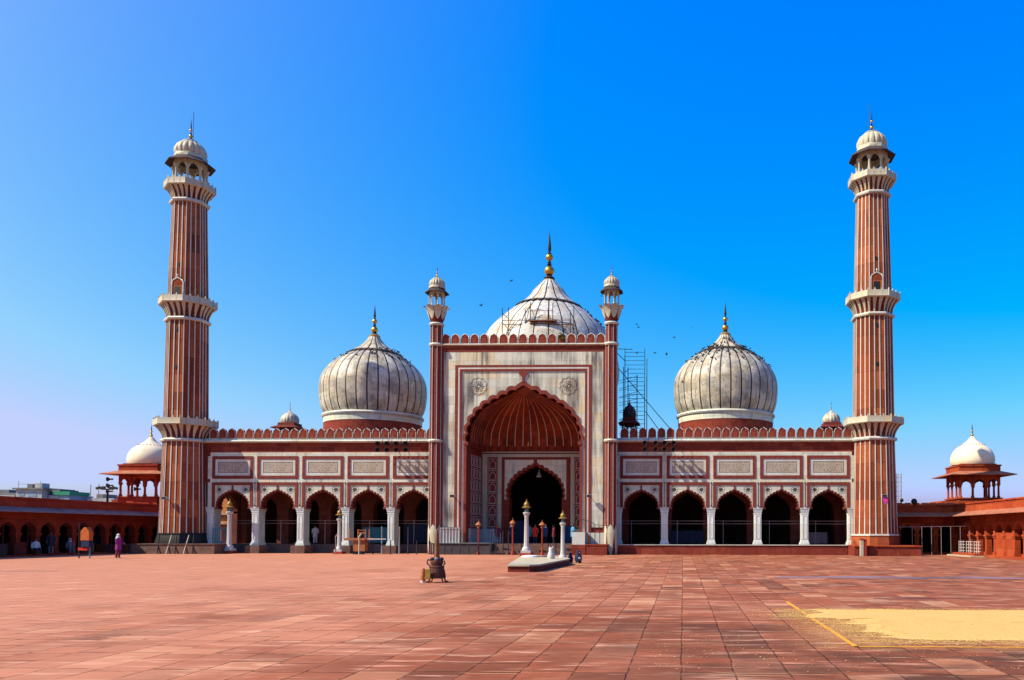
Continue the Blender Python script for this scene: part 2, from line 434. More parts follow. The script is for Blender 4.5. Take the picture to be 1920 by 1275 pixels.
# ------------------------------------------------------------------ finials
def finial(mb, c, z0, h, r, gi=0, di=1):
    """two gilt balls on a dark stem with a spike, h tall, lower ball radius r"""
    x, y = c
    mb.lathe([(r*1.1, 0), (r*.9, h*.03), (r*.45, h*.055), (r*.62, h*.075), (r*.3, h*.09)], 12, (x, y, z0), di)
    mb.ball((x, y, z0+h*.16), r, gi, sz=.95)
    mb.lathe([(r*.3, h*.22), (r*.55, h*.25), (r*.28, h*.27), (r*.5, h*.29), (r*.25, h*.31), (r*.42, h*.33), (r*.22, h*.36)], 10, (x, y, z0), di)
    mb.ball((x, y, z0+h*.44), r*.74, gi, sz=.95)
    mb.lathe([(r*.2, h*.49), (r*.42, h*.52), (r*.2, h*.55), (r*.36, h*.60), (r*.30, h*.70), (r*.12, h*.88), (r*.02, h)], 10, (x, y, z0), di)

# ================================================================== SETTING
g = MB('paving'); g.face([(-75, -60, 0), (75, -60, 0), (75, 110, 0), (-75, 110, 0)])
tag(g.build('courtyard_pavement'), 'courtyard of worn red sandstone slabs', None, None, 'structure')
g = MB('soil'); g.face([(-1500, -1500, -.08), (1500, -1500, -.08), (1500, 2500, -.08), (-1500, 2500, -.08)])
tag(g.build('ground'), 'dusty ground beyond the courtyard', None, None, 'structure')

# ================================================================== PRAYER HALL
HALL = thing('prayer_hall', 'long red sandstone and marble prayer hall with three striped domes and a great central arch', 'mosque', (.1, 70, 0))
def hall(mb, name, parent=None):
    return mb.build(name, parent or HALL, world=True)
LB = [-27.85+4.013*k for k in range(6)]      # bay boundaries, left wing
RB = [8.10+4.03*k for k in range(6)]         # right wing
FL = .8
# plinths
p = MB('red', 'trim')
p.box(7.0, 27.6, 68.75, 92, -.05, FL, 0); p.box(7.0, 27.6, 68.68, 69.2, FL, FL+.06, 1)
hall(p, 'plinth')
p = MB('hall_floor'); p.box(-27.4, -7.3, 71.3, 92, -.05, FL, 0)
hall(p, 'plinth')
p = MB('red', 'trim', 'hall_floor')
p.box(-7.3, -2.3, 67.55, 92, -.05, .9, 2); p.box(-7.34, -2.3, 67.48, 68.2, .9, .97, 1)
p.box(-2.3, 7.0, 69.0, 92, -.05, .9, 2)
hall(p, 'plinth')
st = MB('brown')
for k in range(5): st.box(-2.26, 4.5, 67.3+.34*k, 69.0, .0+.18*k-(.05 if k == 0 else 0), .18*(k+1), 0)
hall(st, 'steps')
p = MB('trim', 'red')
p.box(4.55, 5.62, 66.9, 69.0, .86, 1.9, 0); p.box(4.52, 5.66, 66.86, 69.0, -.05, .855, 1)
p.box(5.67, 7.45, 66.9, 69.0, -.05, .80, 1); p.box(5.67, 7.5, 66.84, 69.0, .805, .90, 1)
p.box(5.64, 7.4, 68.28, 69.0, .905, 1.85, 0)
hall(p, 'stair_block')

def wing(B, side):
    x0, x1 = B[0], B[-1]
    w = MB('red', 'marble', 'fine_red', 'inner')
    # upper wall with frieze and white framework
    w.box(x0-.6, x1+.6, 70.10, 71.0, 6.2, 10.02, 0)
    w.box(x0, x1, 70.0, 70.15, 8.54, 8.86, 1)          # top white rail
    w.box(x0, x1, 70.0, 70.15, 6.24, 6.54, 1)          # middle white rail
    for k, b in enumerate(B):
        h = .19 if 0 < k < 5 else .22
        w.box(b-h, b+h, 70.0, 70.15, 6.54, 8.54, 1)
        w.box(b-h+.02, b+h-.02, 69.99, 70.15, 4.06, 6.24, 1)
    hall(w, 'wing_wall')
    c = MB('trim', 'red')
    prof = [(70.05, 9.70), (69.80, 9.74), (69.72, 9.82), (69.75, 9.90), (69.86, 9.94), (70.05, 9.94)]
    c.quadgrid([[(x, y, z) for x in (x0-.35, x1+.35)] for y, z in prof], 0, True)
    c.box(x0-.6, x1+.6, 70.0, 70.1, 9.94, 10.08, 0)
    c.box(x0-.6, x1+.6, 70.04, 70.1, 8.86, 9.0, 1)
    hall(c, 'cornice')
    # colonnettes between the arches
    for k, b in enumerate(B):
        if k == (0 if side < 0 else 5): continue
        q = MB('joint', 'trim')
        q.tube((b, 69.96, 4.2), (b, 69.96, 6.15), .02, 8, 0)
        q.ball((b, 69.95, 6.17), .07, 0); q.ball((b, 69.95, 4.2), .06, 0, sz=1.4)
        hall(q, 'colonnette')
bay_proto = {}
def make_bay(x, w):
    """one arched bay: frames, spandrel, red cusped arch, rosettes, inscription panel"""
    root = bpy.data.objects.new('arch_bay', None); COL.objects.link(root); root.parent = HALL
    root.location = (x-.1, 0, 0)
    s = w/4.013
    def add(mb, name): return mb.build(name, root)
    a = MB('fine_red', 'marble')
    rectring(a, -1.82*s, 1.82*s, 6.57, 8.52, .25, -.05, .12, 0)
    a.prism(frame(-1.82*s, 1.82*s, 4.06, 6.23, .25, .24), -.05, .12, 0)
    add(a, 'frame')
    a = MB('marble')
    a.prism(spandrel(-1.565*s, 1.565*s, 4.06, 5.985, arch(0, 1.46*s, 4.06, 5.68, 8, .26)), .015, .12, 0)
    add(a, 'spandrel')
    a = MB('fine_red', 'dark_red')
    out = arch(0, 1.56*s, 4.06, 5.72, 0); inn = arch(0, 1.34*s, 4.06, 5.50, 8, .34)
    a.prism(spandrel(-1.68*s, 1.68*s, 3.9, 5.90, inn), .06, .85, 0, 1)
    a.prism([(-.03, 5.58), (-.09, 5.72), (-.05, 5.79), (-.11, 5.86), (0, 5.98), (.11, 5.86), (.05, 5.79), (.09, 5.72), (.03, 5.58)], -.03, .03, 0)
    add(a, 'cusped_arch')
    a = MB('trim', 'joint')
    rectring(a, -1.565*s, 1.565*s, 6.825, 8.265, .25, -.0, .12, 0)
    rectring(a, -1.325*s, 1.325*s, 7.065, 8.03, .03, -.006, .12, 1)
    pn = add(a, 'panel_border')
    a = MB('script'); a.box(-1.30*s, 1.30*s, .004, .12, 7.09, 8.0, 0)
    add(a, 'inscription_panel')
    for sx in (-1, 1):
        a = MB('black'); rosette(a, sx*1.17*s, 5.59, .37)
        add(a, 'rosette')
    return root
def ribbon(mb, pts, w, y, th=.008, mi=0, closed=True):
    n = len(pts); rows = [[], []]
    for i, (x, z) in enumerate(pts):
        a = pts[(i-1) % n]; b = pts[(i+1) % n]; dx, dz = b[0]-a[0], b[1]-a[1]; L = math.hypot(dx, dz) or 1
        nx, nz = -dz/L*w/2, dx/L*w/2
        rows[0].append((x+nx, z+nz)); rows[1].append((x-nx, z-nz))
    m = n if closed else n-1
    for i in range(m):
        j = (i+1) % n
        mb.prism([rows[0][i], rows[0][j], rows[1][j], rows[1][i]], y, y+th, mi)
def rosette(mb, x, z, r, y=.008):
    for k in range(8):
        a = 2*PI*k/8; ca, sa = math.cos(a), math.sin(a)
        P = [(0, .10), (.09, .33), (0, .62), (-.09, .33)]
        mb.prism([(x+r*(px*ca-pz*sa), z+r*(px*sa+pz*ca)) for px, pz in P], y, y+.012, 0)
        cx_, cz_ = x+r*.66*math.cos(a+PI/8), z+r*.66*math.sin(a+PI/8)
        ribbon(mb, [(cx_+r*.27*math.cos(t*2*PI/10), cz_+r*.27*math.sin(t*2*PI/10)) for t in range(10)], .02, y)
    mb.prism([(x+r*.2*math.cos(2*PI*k/12), z+r*.2*math.sin(2*PI*k/12)) for k in range(12)], y-.002, y+.012, 0)

for B, side in ((LB, -1), (RB, 1)):
    wing(B, side)
    proto = None
    for k in range(5):
        x = (B[k]+B[k+1])/2
        if proto is None: proto = make_bay(x, B[1]-B[0])
        else:
            r = proto.copy(); COL.objects.link(r); r.parent = HALL; r.location = (x-.1, 0, 0)
            for ch in list(proto.children): copy_part(ch, r)
# pillars
def pillar_mesh(w, d, zb, name='pillar'):
    a = MB('pillar')
    h = w/2
    a.box(-h, h, 0, d, zb, 3.62, 0)
    for i, (g_, z0, z1) in enumerate(((.10, zb, zb+.12), (.07, zb+.12, zb+.22), (.035, zb+.22, zb+.34), (.03, 3.45, 3.56), (.05, 3.62, 3.78), (.085, 3.78, 3.92), (.12, 3.92, 4.06))):
        a.box(-h-g_, h+g_, -g_, d+g_, z0+.0015*i, z1-.0015*i, 0)
    rectring(a, -h*.62, h*.62, zb+.5, 3.35, .05, -.025, .02, 0)
    return a
proto = None
for k, b in enumerate(RB):
    if proto is None: proto = hall_p = pillar_mesh(.58, .72, FL+.06).build('pillar', HALL, (b-.1, .1, 0))
    else: copy_part(proto, HALL, (b-.1, .1, 0))
pr = None; ped = None
for k, b in enumerate(LB):
    if pr is None:
        pr = pillar_mesh(.56, 1.15, .70).build('pillar', HALL, (b-.1, .1, 0))
        a = MB('brown'); a.box(-.62, .62, -.45, 1.4, -.05, .62, 0); a.box(-.57, .57, -.40, 1.35, .62, .70, 0)
        ped = a.build('pedestal', HALL, (b-.1, .1, 0))
    else:
        copy_part(pr, HALL, (b-.1, .1, 0)); copy_part(ped, HALL, (b-.1, .1, 0))
# merlons
def merlon_mesh(w, h):
    a = MB('trim', 'red')
    def outline(hw, hh, z0):
        zs = hh*.70
        return [(-hw, z0), (-hw, zs*.80), (-hw*.93, zs*.84), (-hw*.93, zs*.95), (-hw*.84, hh*.78), (-hw*.6, hh*.865), (-hw*.25, hh*.93), (0, hh),
                (hw*.25, hh*.93), (hw*.6, hh*.865), (hw*.84, hh*.78), (hw*.93, zs*.95), (hw*.93, zs*.84), (hw, zs*.80), (hw, z0)]
    o = outline(w/2, h, 0); i = outline(w/2-.042, h-.05, .045)
    n = len(o)
    for k in range(n):
        a.prism([o[k], o[(k+1) % n], i[(k+1) % n], i[k]], -.03, .0, 0)
    a.prism(o, .003, .16, 1); a.prism(i, -.008, .0028, 1)
    return a
def merlon_row(x0, x1, y, z, n, h):
    pitch = (x1-x0)/n; proto = None
    for k in range(n):
        loc = (x0+pitch*(k+.5)-.1, y-70, z)
        if proto is None: proto = merlon_mesh(pitch*.89, h).build('merlon', HALL, loc)
        else: copy_part(proto, HALL, loc)
merlon_row(-28.0, -7.95, 70.0, 10.08, 25, .93)
merlon_row(8.25, 28.3, 70.0, 10.08, 25, .93)
merlon_row(-6.98, 7.14, 68.34, 17.97, 17.0.__int__(), .90)

# inside of the hall
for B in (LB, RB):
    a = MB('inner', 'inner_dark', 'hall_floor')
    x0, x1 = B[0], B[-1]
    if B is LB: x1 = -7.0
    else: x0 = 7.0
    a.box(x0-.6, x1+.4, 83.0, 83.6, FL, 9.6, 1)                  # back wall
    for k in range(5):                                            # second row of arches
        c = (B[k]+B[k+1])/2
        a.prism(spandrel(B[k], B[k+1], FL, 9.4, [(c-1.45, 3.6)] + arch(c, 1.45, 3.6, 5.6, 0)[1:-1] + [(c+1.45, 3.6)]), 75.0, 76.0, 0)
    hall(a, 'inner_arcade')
a = MB('roof', 'inner_dark')
for x0, x1 in ((-28.4, -7.4), (7.5, 28.8)):
    a.box(x0, x1, 71.0, 92.0, 9.62, 10.0, 0)
    a.box(x0, x1, 71.0, 83.6, 9.40, 9.60, 1)
hall(a, 'roof')
# end walls: left one pierced by two arches, right one solid
a = MB('inner', 'red')
mxl = Matrix.Rotation(PI/2, 4, 'Z')
def endwall(mb, x, y0, y1, holes, mi=0, th=.7):
    edges = [y0]+[v for h in holes for v in h]+[y1]
    for i in range(0, len(edges), 2): mb.box(x-th, x, edges[i], edges[i+1], FL-.85, 9.4, mi)
    for h0, h1 in holes:
        c = (h0+h1)/2; hw = (h1-h0)/2
        pa = arch(0, hw, 3.6, 5.5, 0)
        mb.prism(spandrel(-hw, hw, 3.6, 9.4, pa), 0, th, mi, None, Matrix.Translation((x, c, 0)) @ Matrix.Rotation(PI/2, 4, 'Z'))
endwall(a, -27.95, 70.9, 92, [(71.7, 74.6), (76.2, 79.2)])
hall(a, 'end_wall'); a = MB('inner', 'red')
endwall(a, 29.0, 70.9, 92, [])
hall(a, 'end_wall')
a = MB('red'); a.box(-28.4, -7.3, 91.6, 92, FL, 9.6, 0); a.box(7.0, 28.8, 91.6, 92, FL, 9.6, 0)
hall(a, 'back_wall')

# ---------------------------------------------------------------- portal
IC = .12
w = MB('red', 'fine_red', 'trim')
big = arch(IC, 4.88, 9.5, 14.62, 9, .26)
outer = [(IC-6.98, .9), (IC-6.98, 17.80), (IC+6.98, 17.80), (IC+6.98, .9), (IC+4.98, .9), (IC+4.98, 9.5)] + big[::-1][0:] + [(IC-4.98, 9.5), (IC-4.98, .9)]
w.prism(outer, 68.45, 69.35, 0, 0)
w.box(IC-7.3, IC-6.3, 69.35, 76.6, .9, 17.8, 0); w.box(IC+6.3, IC+7.3, 69.35, 76.6, .9, 17.8, 0)
w.box(IC-6.3, IC+6.3, 75.2, 76.6, 9.6, 17.8, 0)
w.box(IC-7.0, IC+7.0, 68.40, 68.46, 16.99+.30, 17.8, 0)
hall(w, 'portal_wall')
w = MB('roof'); w.box(IC-7.3, IC+7.3, 68.5, 76.6, 17.80, 17.9, 0); hall(w, 'portal_roof')
w = MB('marble_top')
w.prism(frame(IC-6.82, IC+6.82, 2.3, 17.27, .97, 1.12), 68.36, 68.46, 0); hall(w, 'marble_frame')
w = MB('trim')
w.prism(frame(IC-5.60, IC+5.60, 1.0, 15.95, .14), 68.34, 68.46, 0); hall(w, 'white_fillet')
w = MB('fine_red')
w.prism(frame(IC-5.85, IC+5.85, 1.0, 16.15, .25, .20), 68.33, 68.46, 0)
w.prism(frame(IC-5.46, IC+5.46, 1.0, 15.81, .18), 68.33, 68.46, 0)
w.prism(frame(IC-6.98, IC+6.98, 1.0, 17.42, .155, .15), 68.35, 68.46, 0)
hall(w, 'red_fillet')
w = MB('marble_top')
f2 = arch(IC, 4.96, 9.5, 14.80, 9, .26)
poly = [(IC-5.27, 1.0), (IC-5.27, 15.62), (IC+5.27, 15.62), (IC+5.27, 1.0), (IC+5.06, 1.0), (IC+5.06, 9.5)] + f2[::-1] + [(IC-5.06, 9.5), (IC-5.06, 1.0)]
w.prism(poly, 68.415, 68.46, 0); hall(w, 'arch_spandrel')
w = MB('fine_red', 'dark_red')
inn = arch(IC, 4.74, 9.5, 14.42, 9, .26)
ring = f2 + inn[::-1]
w.prism(ring, 68.33, 69.0, 0, 1)
w.prism([(IC-5.06, 9.3), (IC-5.12, 9.45), (IC-4.7, 9.62), (IC-4.7, 9.3)], 68.3, 69.0, 0)
w.prism([(IC+5.06, 9.3), (IC+5.12, 9.45), (IC+4.7, 9.62), (IC+4.7, 9.3)], 68.3, 69.0, 0)
w.box(IC-5.06, IC-4.84, 68.34, 69.3, .9, 9.3, 0); w.box(IC+4.84, IC+5.06, 68.34, 69.3, .9, 9.3, 0)
z = 14.62
w.prism([(IC+.10, z), (IC+.09, z+.45), (IC+.30, z+.80), (IC+.40, z+.78), (IC+.26, z+.95), (IC+.24, z+1.12), (IC+.10, z+.98), (IC, z+1.25), (IC-.10, z+.98), (IC-.24, z+1.12), (IC-.26, z+.95), (IC-.40, z+.78), (IC-.30, z+.80), (IC-.09, z+.45), (IC-.10, z)], 68.31, 68.45, 0)
hall(w, 'cusped_arch')
w = MB('trim')
prof = [(68.46, 17.42+.38), (68.24, 17.84), (68.18, 17.89), (68.22, 17.95), (68.46, 17.97)]
w.quadgrid([[(x, y, zz) for x in (IC-7.1, IC+7.1)] for y, zz in prof], 0, True); hall(w, 'cornice')
def scallop(cx, cz, r, n, amp, m=96): return [(cx+(r+amp*abs(math.sin(n*t*PI/m)))*math.cos(2*PI*t/m), cz+(r+amp*abs(math.sin(n*t*PI/m)))*math.sin(2*PI*t/m)) for t in range(m)]
for sx in (-1, 1):
    w = MB('grey_inlay')
    cx_, cz_ = IC+sx*3.86, 14.33
    ribbon(w, scallop(cx_, cz_, .60, 10, .10), .022, 68.402); ribbon(w, scallop(cx_, cz_, .69, 10, .11), .016, 68.402)
    rr = random.Random(3)
    for k in range(6):
        a = 2*PI*k/6
        c1 = (cx_+.30*math.cos(a), cz_+.30*math.sin(a))
        ribbon(w, [(c1[0]+.19*math.cos(2*PI*t/12), c1[1]+.19*math.sin(2*PI*t/12)) for t in range(12)], .018, 68.402)
        b = a+PI/6
        P = [(0, .12), (.05, .3), (0, .50), (-.05, .3)]
        w.prism([(cx_+px*math.cos(b)-pz*math.sin(b), cz_+px*math.sin(b)+pz*math.cos(b)) for px, pz in P], 68.402, 68.412, 0)
    ribbon(w, scallop(cx_, cz_, .10, 6, .05, 36), .03, 68.402)
    hall(w, 'roundel')
# half dome vault
U = []
def addseg(p, q, n, skip=False):
    for k in range(n): U.append((p[0]+(q[0]-p[0])*k/n, p[1]+(q[1]-p[1])*k/n))
corner = [(-4.72, 73.0), (-4.45, 73.6), (-4.0, 73.95)]
side_n, back_n = 7, 12
ribsU = []
path = [(-4.72, 69.0)]
L = []
pts_base = [(-4.72, 69.0), (-4.72, 73.1), (-4.60, 73.5), (-4.3, 73.85), (-3.9, 74.0), (3.9, 74.0), (4.3, 73.85), (4.60, 73.5), (4.72, 73.1), (4.72, 69.0)]
NR = 25
fine = resample(pts_base, NR*8)
curve = []; mats_u = []
for k in range(NR):
    for i in range(8): curve.append(fine[k*8+i])
curve.append(fine[-1])
v = MB('vault', 'trim', 'dark_red')
dl = [0]
for a_, b_ in zip(pts_base, pts_base[1:]): dl.append(dl[-1]+math.dist(a_, b_))
TL = dl[-1]
ts = []; fl = []
for k in range(NR):
    t0 = k/NR; wv = .035/TL/1
    for tt, m_ in ((t0+wv*.8, 0), (t0+.25/NR, 0), (t0+.5/NR, 0), (t0+.75/NR, 0), (t0+1/NR-wv*.8, 1)): ts.append(tt); fl.append(m_)
big_n = resample(pts_base, 2000)
cur = [big_n[min(2000, int(tt*2000+.5))] for tt in ts]
prof = [(1, 9.30), (1, 9.9)] + [(-x, 9.5+zz*5.0) for x, zz in NORM[1:]]
pr2 = resample([(k_*4.7, zz) for k_, zz in prof], 22)
rows = []
for kx, zz in pr2:
    k_ = max(kx/4.7, .012)
    rows.append([(IC+x*k_, 68.95+(y-68.95)*k_, zz) for x, y in cur])
v.quadgrid(rows, 0, False, False, lambda a, b: 1 if fl[b] == 1 else 0)
for k in range(1, NR):
    x, y = big_n[int(k/NR*2000)]
    v.prism([(x+IC-.05, 9.28), (x+IC-.20, 9.62), (x+IC, 9.80), (x+IC+.20, 9.62), (x+IC+.05, 9.28)], y-.06, y+.02, 2)
hall(v, 'vault')
# iwan side and back walls
w = MB('red', 'cream', 'fine_red', 'trim', 'marble')
for sx in (-1, 1):
    xa, xb = sorted((IC+sx*4.85, IC+sx*6.3))
    w.box(xa, xb, 69.35, 75.2, 2.2, 9.35, 0)
    xa, xb = sorted((IC+sx*4.80, IC+sx*6.3)); w.box(xa, xb, 69.3, 75.2, .9, 2.2, 3)
dp = arch(IC+.06, 2.42, 5.0, 8.05, 9, .30)
w.prism(spandrel(IC-6.3, IC+6.3, .9, 9.35, dp), 74.0, 75.2, 0)
w.box(IC-4.85, IC+4.85, 73.9, 74.0, 9.20, 9.30, 1); w.box(IC-4.85, IC+4.85, 73.93, 74.0, 8.80, 9.08, 1)
w.prism(spandrel(IC-2.78, IC+2.9, 4.9, 8.55, arch(IC+.06, 2.66, 5.0, 8.40, 9, .26)), 73.95, 74.0, 4)
w.prism(frame(IC-3.05, IC+3.17, .95, 8.78, .27, .23), 73.94, 74.0, 2)
for x0, x1 in ((-4.82, -4.40), (-3.42, -3.07), (3.30, 3.62), (4.58, 4.82)): w.box(IC+x0, IC+x1, 73.96, 74.0, 2.2, 8.8, 1)
for x0, x1 in ((-4.82, -3.07), (3.2, 4.82)): w.box(IC+x0, IC+x1, 73.94, 74.0, .92, 2.2, 3)
w.prism([(IC+.03, 8.1), (IC-.03, 8.28), (IC-.12, 8.45), (IC+.06, 8.74), (IC+.24, 8.45), (IC+.15, 8.28), (IC+.09, 8.1)], 73.90, 73.95, 2)
hall(w, 'iwan_wall')
def niche_mesh(nw, nh):
    a = MB('fine_red', 'trim')
    rectring(a, -nw/2, nw/2, 0, nh, .03, -.012, .01, 1)
    pa = arch(0, nw*.30, nh*.45, nh*.85, 0)
    pl = [(pa[0][0], nh*.08)] + pa + [(pa[-1][0], nh*.08)]
    ribbon(a, pl, .035, -.012, .02, 1)
    a.box(-nw/2+.03, nw/2-.03, -.004, .01, .03, nh-.03, 0)
    return a
nproto = None
for xs in (-3.91, 4.10):
    for r_ in range(6):
        loc = (IC+xs-.1, 73.985-70, 2.35+r_*1.07)
        if nproto is None: nproto = niche_mesh(.86, .95).build('niche_panel', HALL, loc)
        else: copy_part(nproto, HALL, loc)
for k in range(4):
    for r_ in range(6):
        copy_part(nproto, HALL, (IC-4.838-.1, 70.05+k*1.02-70+.35, 2.35+r_*1.07), PI/2)
        copy_part(nproto, HALL, (IC+4.838-.1, 70.05+k*1.02-70+.35, 2.35+r_*1.07), -PI/2)
# dark chamber behind the portal
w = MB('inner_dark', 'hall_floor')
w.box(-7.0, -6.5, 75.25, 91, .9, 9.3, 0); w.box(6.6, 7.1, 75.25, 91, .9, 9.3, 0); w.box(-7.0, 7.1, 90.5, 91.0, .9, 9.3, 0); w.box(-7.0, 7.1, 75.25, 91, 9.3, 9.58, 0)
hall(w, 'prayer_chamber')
# portal turrets
def small_lantern(mb_fn, root, R0, z0, zc, eave_r, dome_r, dome_h, fin_h, n=8, cols=None):
    """columns, arches, eave, fluted dome and finial above z0; all local to root"""
    parts = []
    h = zc-z0
    for k in range(n):
        a = 2*PI*(k+.5)/n + PI/n*0
        a = PI/n + 2*PI*k/n
        c = MB('cream'); r = R0
        cr = R0*.085
        c.lathe([(cr*1.9, 0), (cr*1.9, h*.06), (cr*1.25, h*.10), (cr, h*.2), (cr*.9, h*.62), (cr*1.3, h*.66), (cr*1.9, h*.76), (cr*1.9, h*.80)], 8, (0, 0, 0))
        parts.append(c.build('column', root, (r*math.cos(a), r*math.sin(a), z0)))
    p_ = MB('cream')
    sl = 2*R0*math.sin(PI/n); ap = R0*math.cos(PI/n)
    for k in range(n):
        a = 2*PI*k/n
        mx = Matrix.Rotation(a+PI/2, 4, 'Z') @ Matrix.Translation((0, -ap, 0))
        pa = arch(0, sl*.33, z0+h*.62, z0+h*.93, 4, .25)
        p_.prism(spandrel(-sl/2, sl/2, z0+h*.78, zc+h*.12, [(pa[0][0], z0+h*.78)]+[q for q in pa if q[1] > z0+h*.78]+[(pa[-1][0], z0+h*.78)]), -.04*R0, .08*R0, 0, None, mx)
    p_.build('arch_band', root)
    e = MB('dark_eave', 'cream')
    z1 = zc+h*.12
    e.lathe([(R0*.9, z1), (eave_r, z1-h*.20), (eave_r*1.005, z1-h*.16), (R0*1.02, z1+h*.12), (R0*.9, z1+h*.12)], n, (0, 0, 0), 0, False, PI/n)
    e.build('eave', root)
    d = MB('cream', 'gold', 'iron')
    zb = z1+h*.12
    d.lathe([(dome_r*1.08, zb), (dome_r*1.08, zb+dome_h*.14), (dome_r*1.02, zb+dome_h*.20)], n, (0, 0, 0), 0, False, PI/n)
    d.lathe([(dome_r*.98, zb+dome_h*.19), (dome_r*1.04, zb+dome_h*.36), (dome_r*1.02, zb+dome_h*.52), (dome_r*.90, zb+dome_h*.70), (dome_r*.66, zb+dome_h*.86), (dome_r*.42, zb+dome_h*.95)], 64, (0, 0, 0), 0, True, 0, 16, .09)
    d.lathe([(dome_r*.55, zb+dome_h*.93), (dome_r*.52, zb+dome_h*.965), (dome_r*.26, zb+dome_h*1.02), (dome_r*.10, zb+dome_h*1.12), (.0, zb+dome_h*1.13)], 16)
    dm = d.build('dome', root)
    f = MB('gold', 'iron'); finial(f, (0, 0), zb+dome_h*1.10, fin_h, dome_r*.13, 0, 1)
    f.build('finial', dm)
    return zb+dome_h*1.1+fin_h
def turret(x):
    root = bpy.data.objects.new('portal_turret', None); COL.objects.link(root); root.parent = HALL
    root.location = (x-.1, -1.50, 0)
    a = MB('fine_red', 'trim')
    octostack(a, [(2.2, .56, .045, .06), (9.55, .55, .045, .06), (19.55, .535, .045, .06)], n=8, per=1)
    a.build('shaft', root)
    a = MB('trim')
    for zz, r in ((9.66, .68), (17.90, .66), (19.66, .66)):
        a.lathe([(.5, zz-.13), (r-.06, zz-.11), (r, zz), (r-.06, zz+.11), (.5, zz+.13)], 16)
    a.build('ring', root)
    a = MB('cream', 'fine_red')
    for k in range(6):
        an = 2*PI*k/6 + PI/6
        mx = Matrix.Rotation(an, 4, 'Z')
        rows = [[mx @ Vector(((.50+.12*t*(1-t)*2)*1.0*math.cos(s*.5*ww)+.04, (.62)*math.sin(s*.5*ww), .0+2.55*t)) for s in (-1, -.5, 0, .5, 1)] for t, ww in ((0, .35), (.3, .7), (.7, 1.0), (.82, .95), (.92, .5), (1, .05))]
        a.quadgrid(rows, 0, True)
    a.lathe([(.53, -.03), (.55, 2.0), (.5, 2.2)], 12, (0, 0, 0), 1)
    a.build('petal_base', root)
    a = MB('cream', 'dark_red')
    a.lathe([(.46, 19.75), (.60, 20.1), (.72, 20.6), (.80, 21.1), (.6, 21.15)], 24, (0, 0, 0), 1)
    for k in range(8):
        mx = Matrix.Rotation(2*PI*k/8+PI/8, 4, 'Z')
        rows = []
        for t, ww, rad in ((0, .02, .60), (.15, .20, .64), (.4, .34, .735), (.7, .40, .83), (.88, .36, .97), (.97, .22, 1.10), (1.0, .05, 1.16)):
            rows.append([mx @ Vector((rad+.02-abs(s)*.03, s*ww*.80, 20.05+1.22*t-(.10 if t > .95 else 0))) for s in (-1, -.5, 0, .5, 1)])
        a.quadgrid(rows, 0, True)
    a.build('lotus_capital', root)
    small_lantern(None, root, .62, 21.15, 22.45, 1.02, .66, .95, .95)
    return root
def octostack(mb, levels, n=8, per=3, rot=None, mi_panel=0, mi_stripe=1):
    """octagonal shaft with raised stripes; levels = (z, circumradius, stripe width m, recess)"""
    rot = PI/n if rot is None else rot
    rows = []
    for z, Rc, sw, rec in levels:
        row = []
        for k in range(n):
            a0, a1 = rot+2*PI*k/n, rot+2*PI*(k+1)/n
            A = Vector((math.cos(a0), math.sin(a0)))*Rc; B = Vector((math.cos(a1), math.sin(a1)))*Rc
            L = (B-A).length; nrm = ((A+B)/2).normalized(); s = min(sw/2/L, .5/per*.96)
            for j in range(per):
                t0, t1 = j/per, (j+1)/per
                for t, dd in ((t0, 0), (t0+s, 0), (t0+s+1e-3, rec), (t1-s-1e-3, rec), (t1-s, 0)):
                    q = A+(B-A)*t - nrm*dd
                    row.append((q.x, q.y, z))
        rows.append(row)
    def mif(a, b): return mi_panel if b % 5 == 2 else mi_stripe
    mb.quadgrid(rows, 0, False, True, mif)
turret(IC-7.52); turret(IC+7.52)

# ---------------------------------------------------------------- domes
def rprof(P, z):
    for (r0, z0), (r1, z1) in zip(P, P[1:]):
        if z0 <= z <= z1: return r0+(r1-r0)*(z-z0)/max(1e-6, z1-z0)
    return P[-1][0]
DL = [(4.678,13.75),(4.895,14.15),(5.084,14.7),(5.197,15.4),(5.245,16.1),(5.226,16.8),(5.103,17.4),(4.895,17.9),(4.479,18.55),(3.733,19.3),(2.929,19.85),(2.362,20.15)]
DT = [(2.30,20.28),(1.80,20.65),(1.25,21.05),(.88,21.43),(.62,21.8),(.50,22.07)]
DC = [(6.369,15.6),(6.851,16.5),(7.141,17.5),(7.189,18.3),(7.122,19.1),(6.900,20.2),(6.562,21.2),(6.031,22.2),(5.308,23.05),(4.555,23.75),(3.802,24.4),(3.136,24.85)]
DCT = [(3.0,25.05),(2.35,25.6),(1.9,26.1),(1.53,26.65),(1.1,27.1),(.75,27.5),(.50,27.75)]
def smooth_prof(P, n):
    """Catmull-Rom through the points"""
    out = []
    for i in range(len(P)-1):
        p0, p1, p2, p3 = P[max(0, i-1)], P[i], P[i+1], P[min(len(P)-1, i+2)]
        for k in range(n):
            t = k/n
            out.append(tuple(.5*((2*b)+(-a+c)*t+(2*a-5*b+4*c-d)*t*t+(-a+3*b-3*c+d)*t**3) for a, b, c, d in zip(p0, p1, p2, p3)))
    out.append(P[-1]); return out
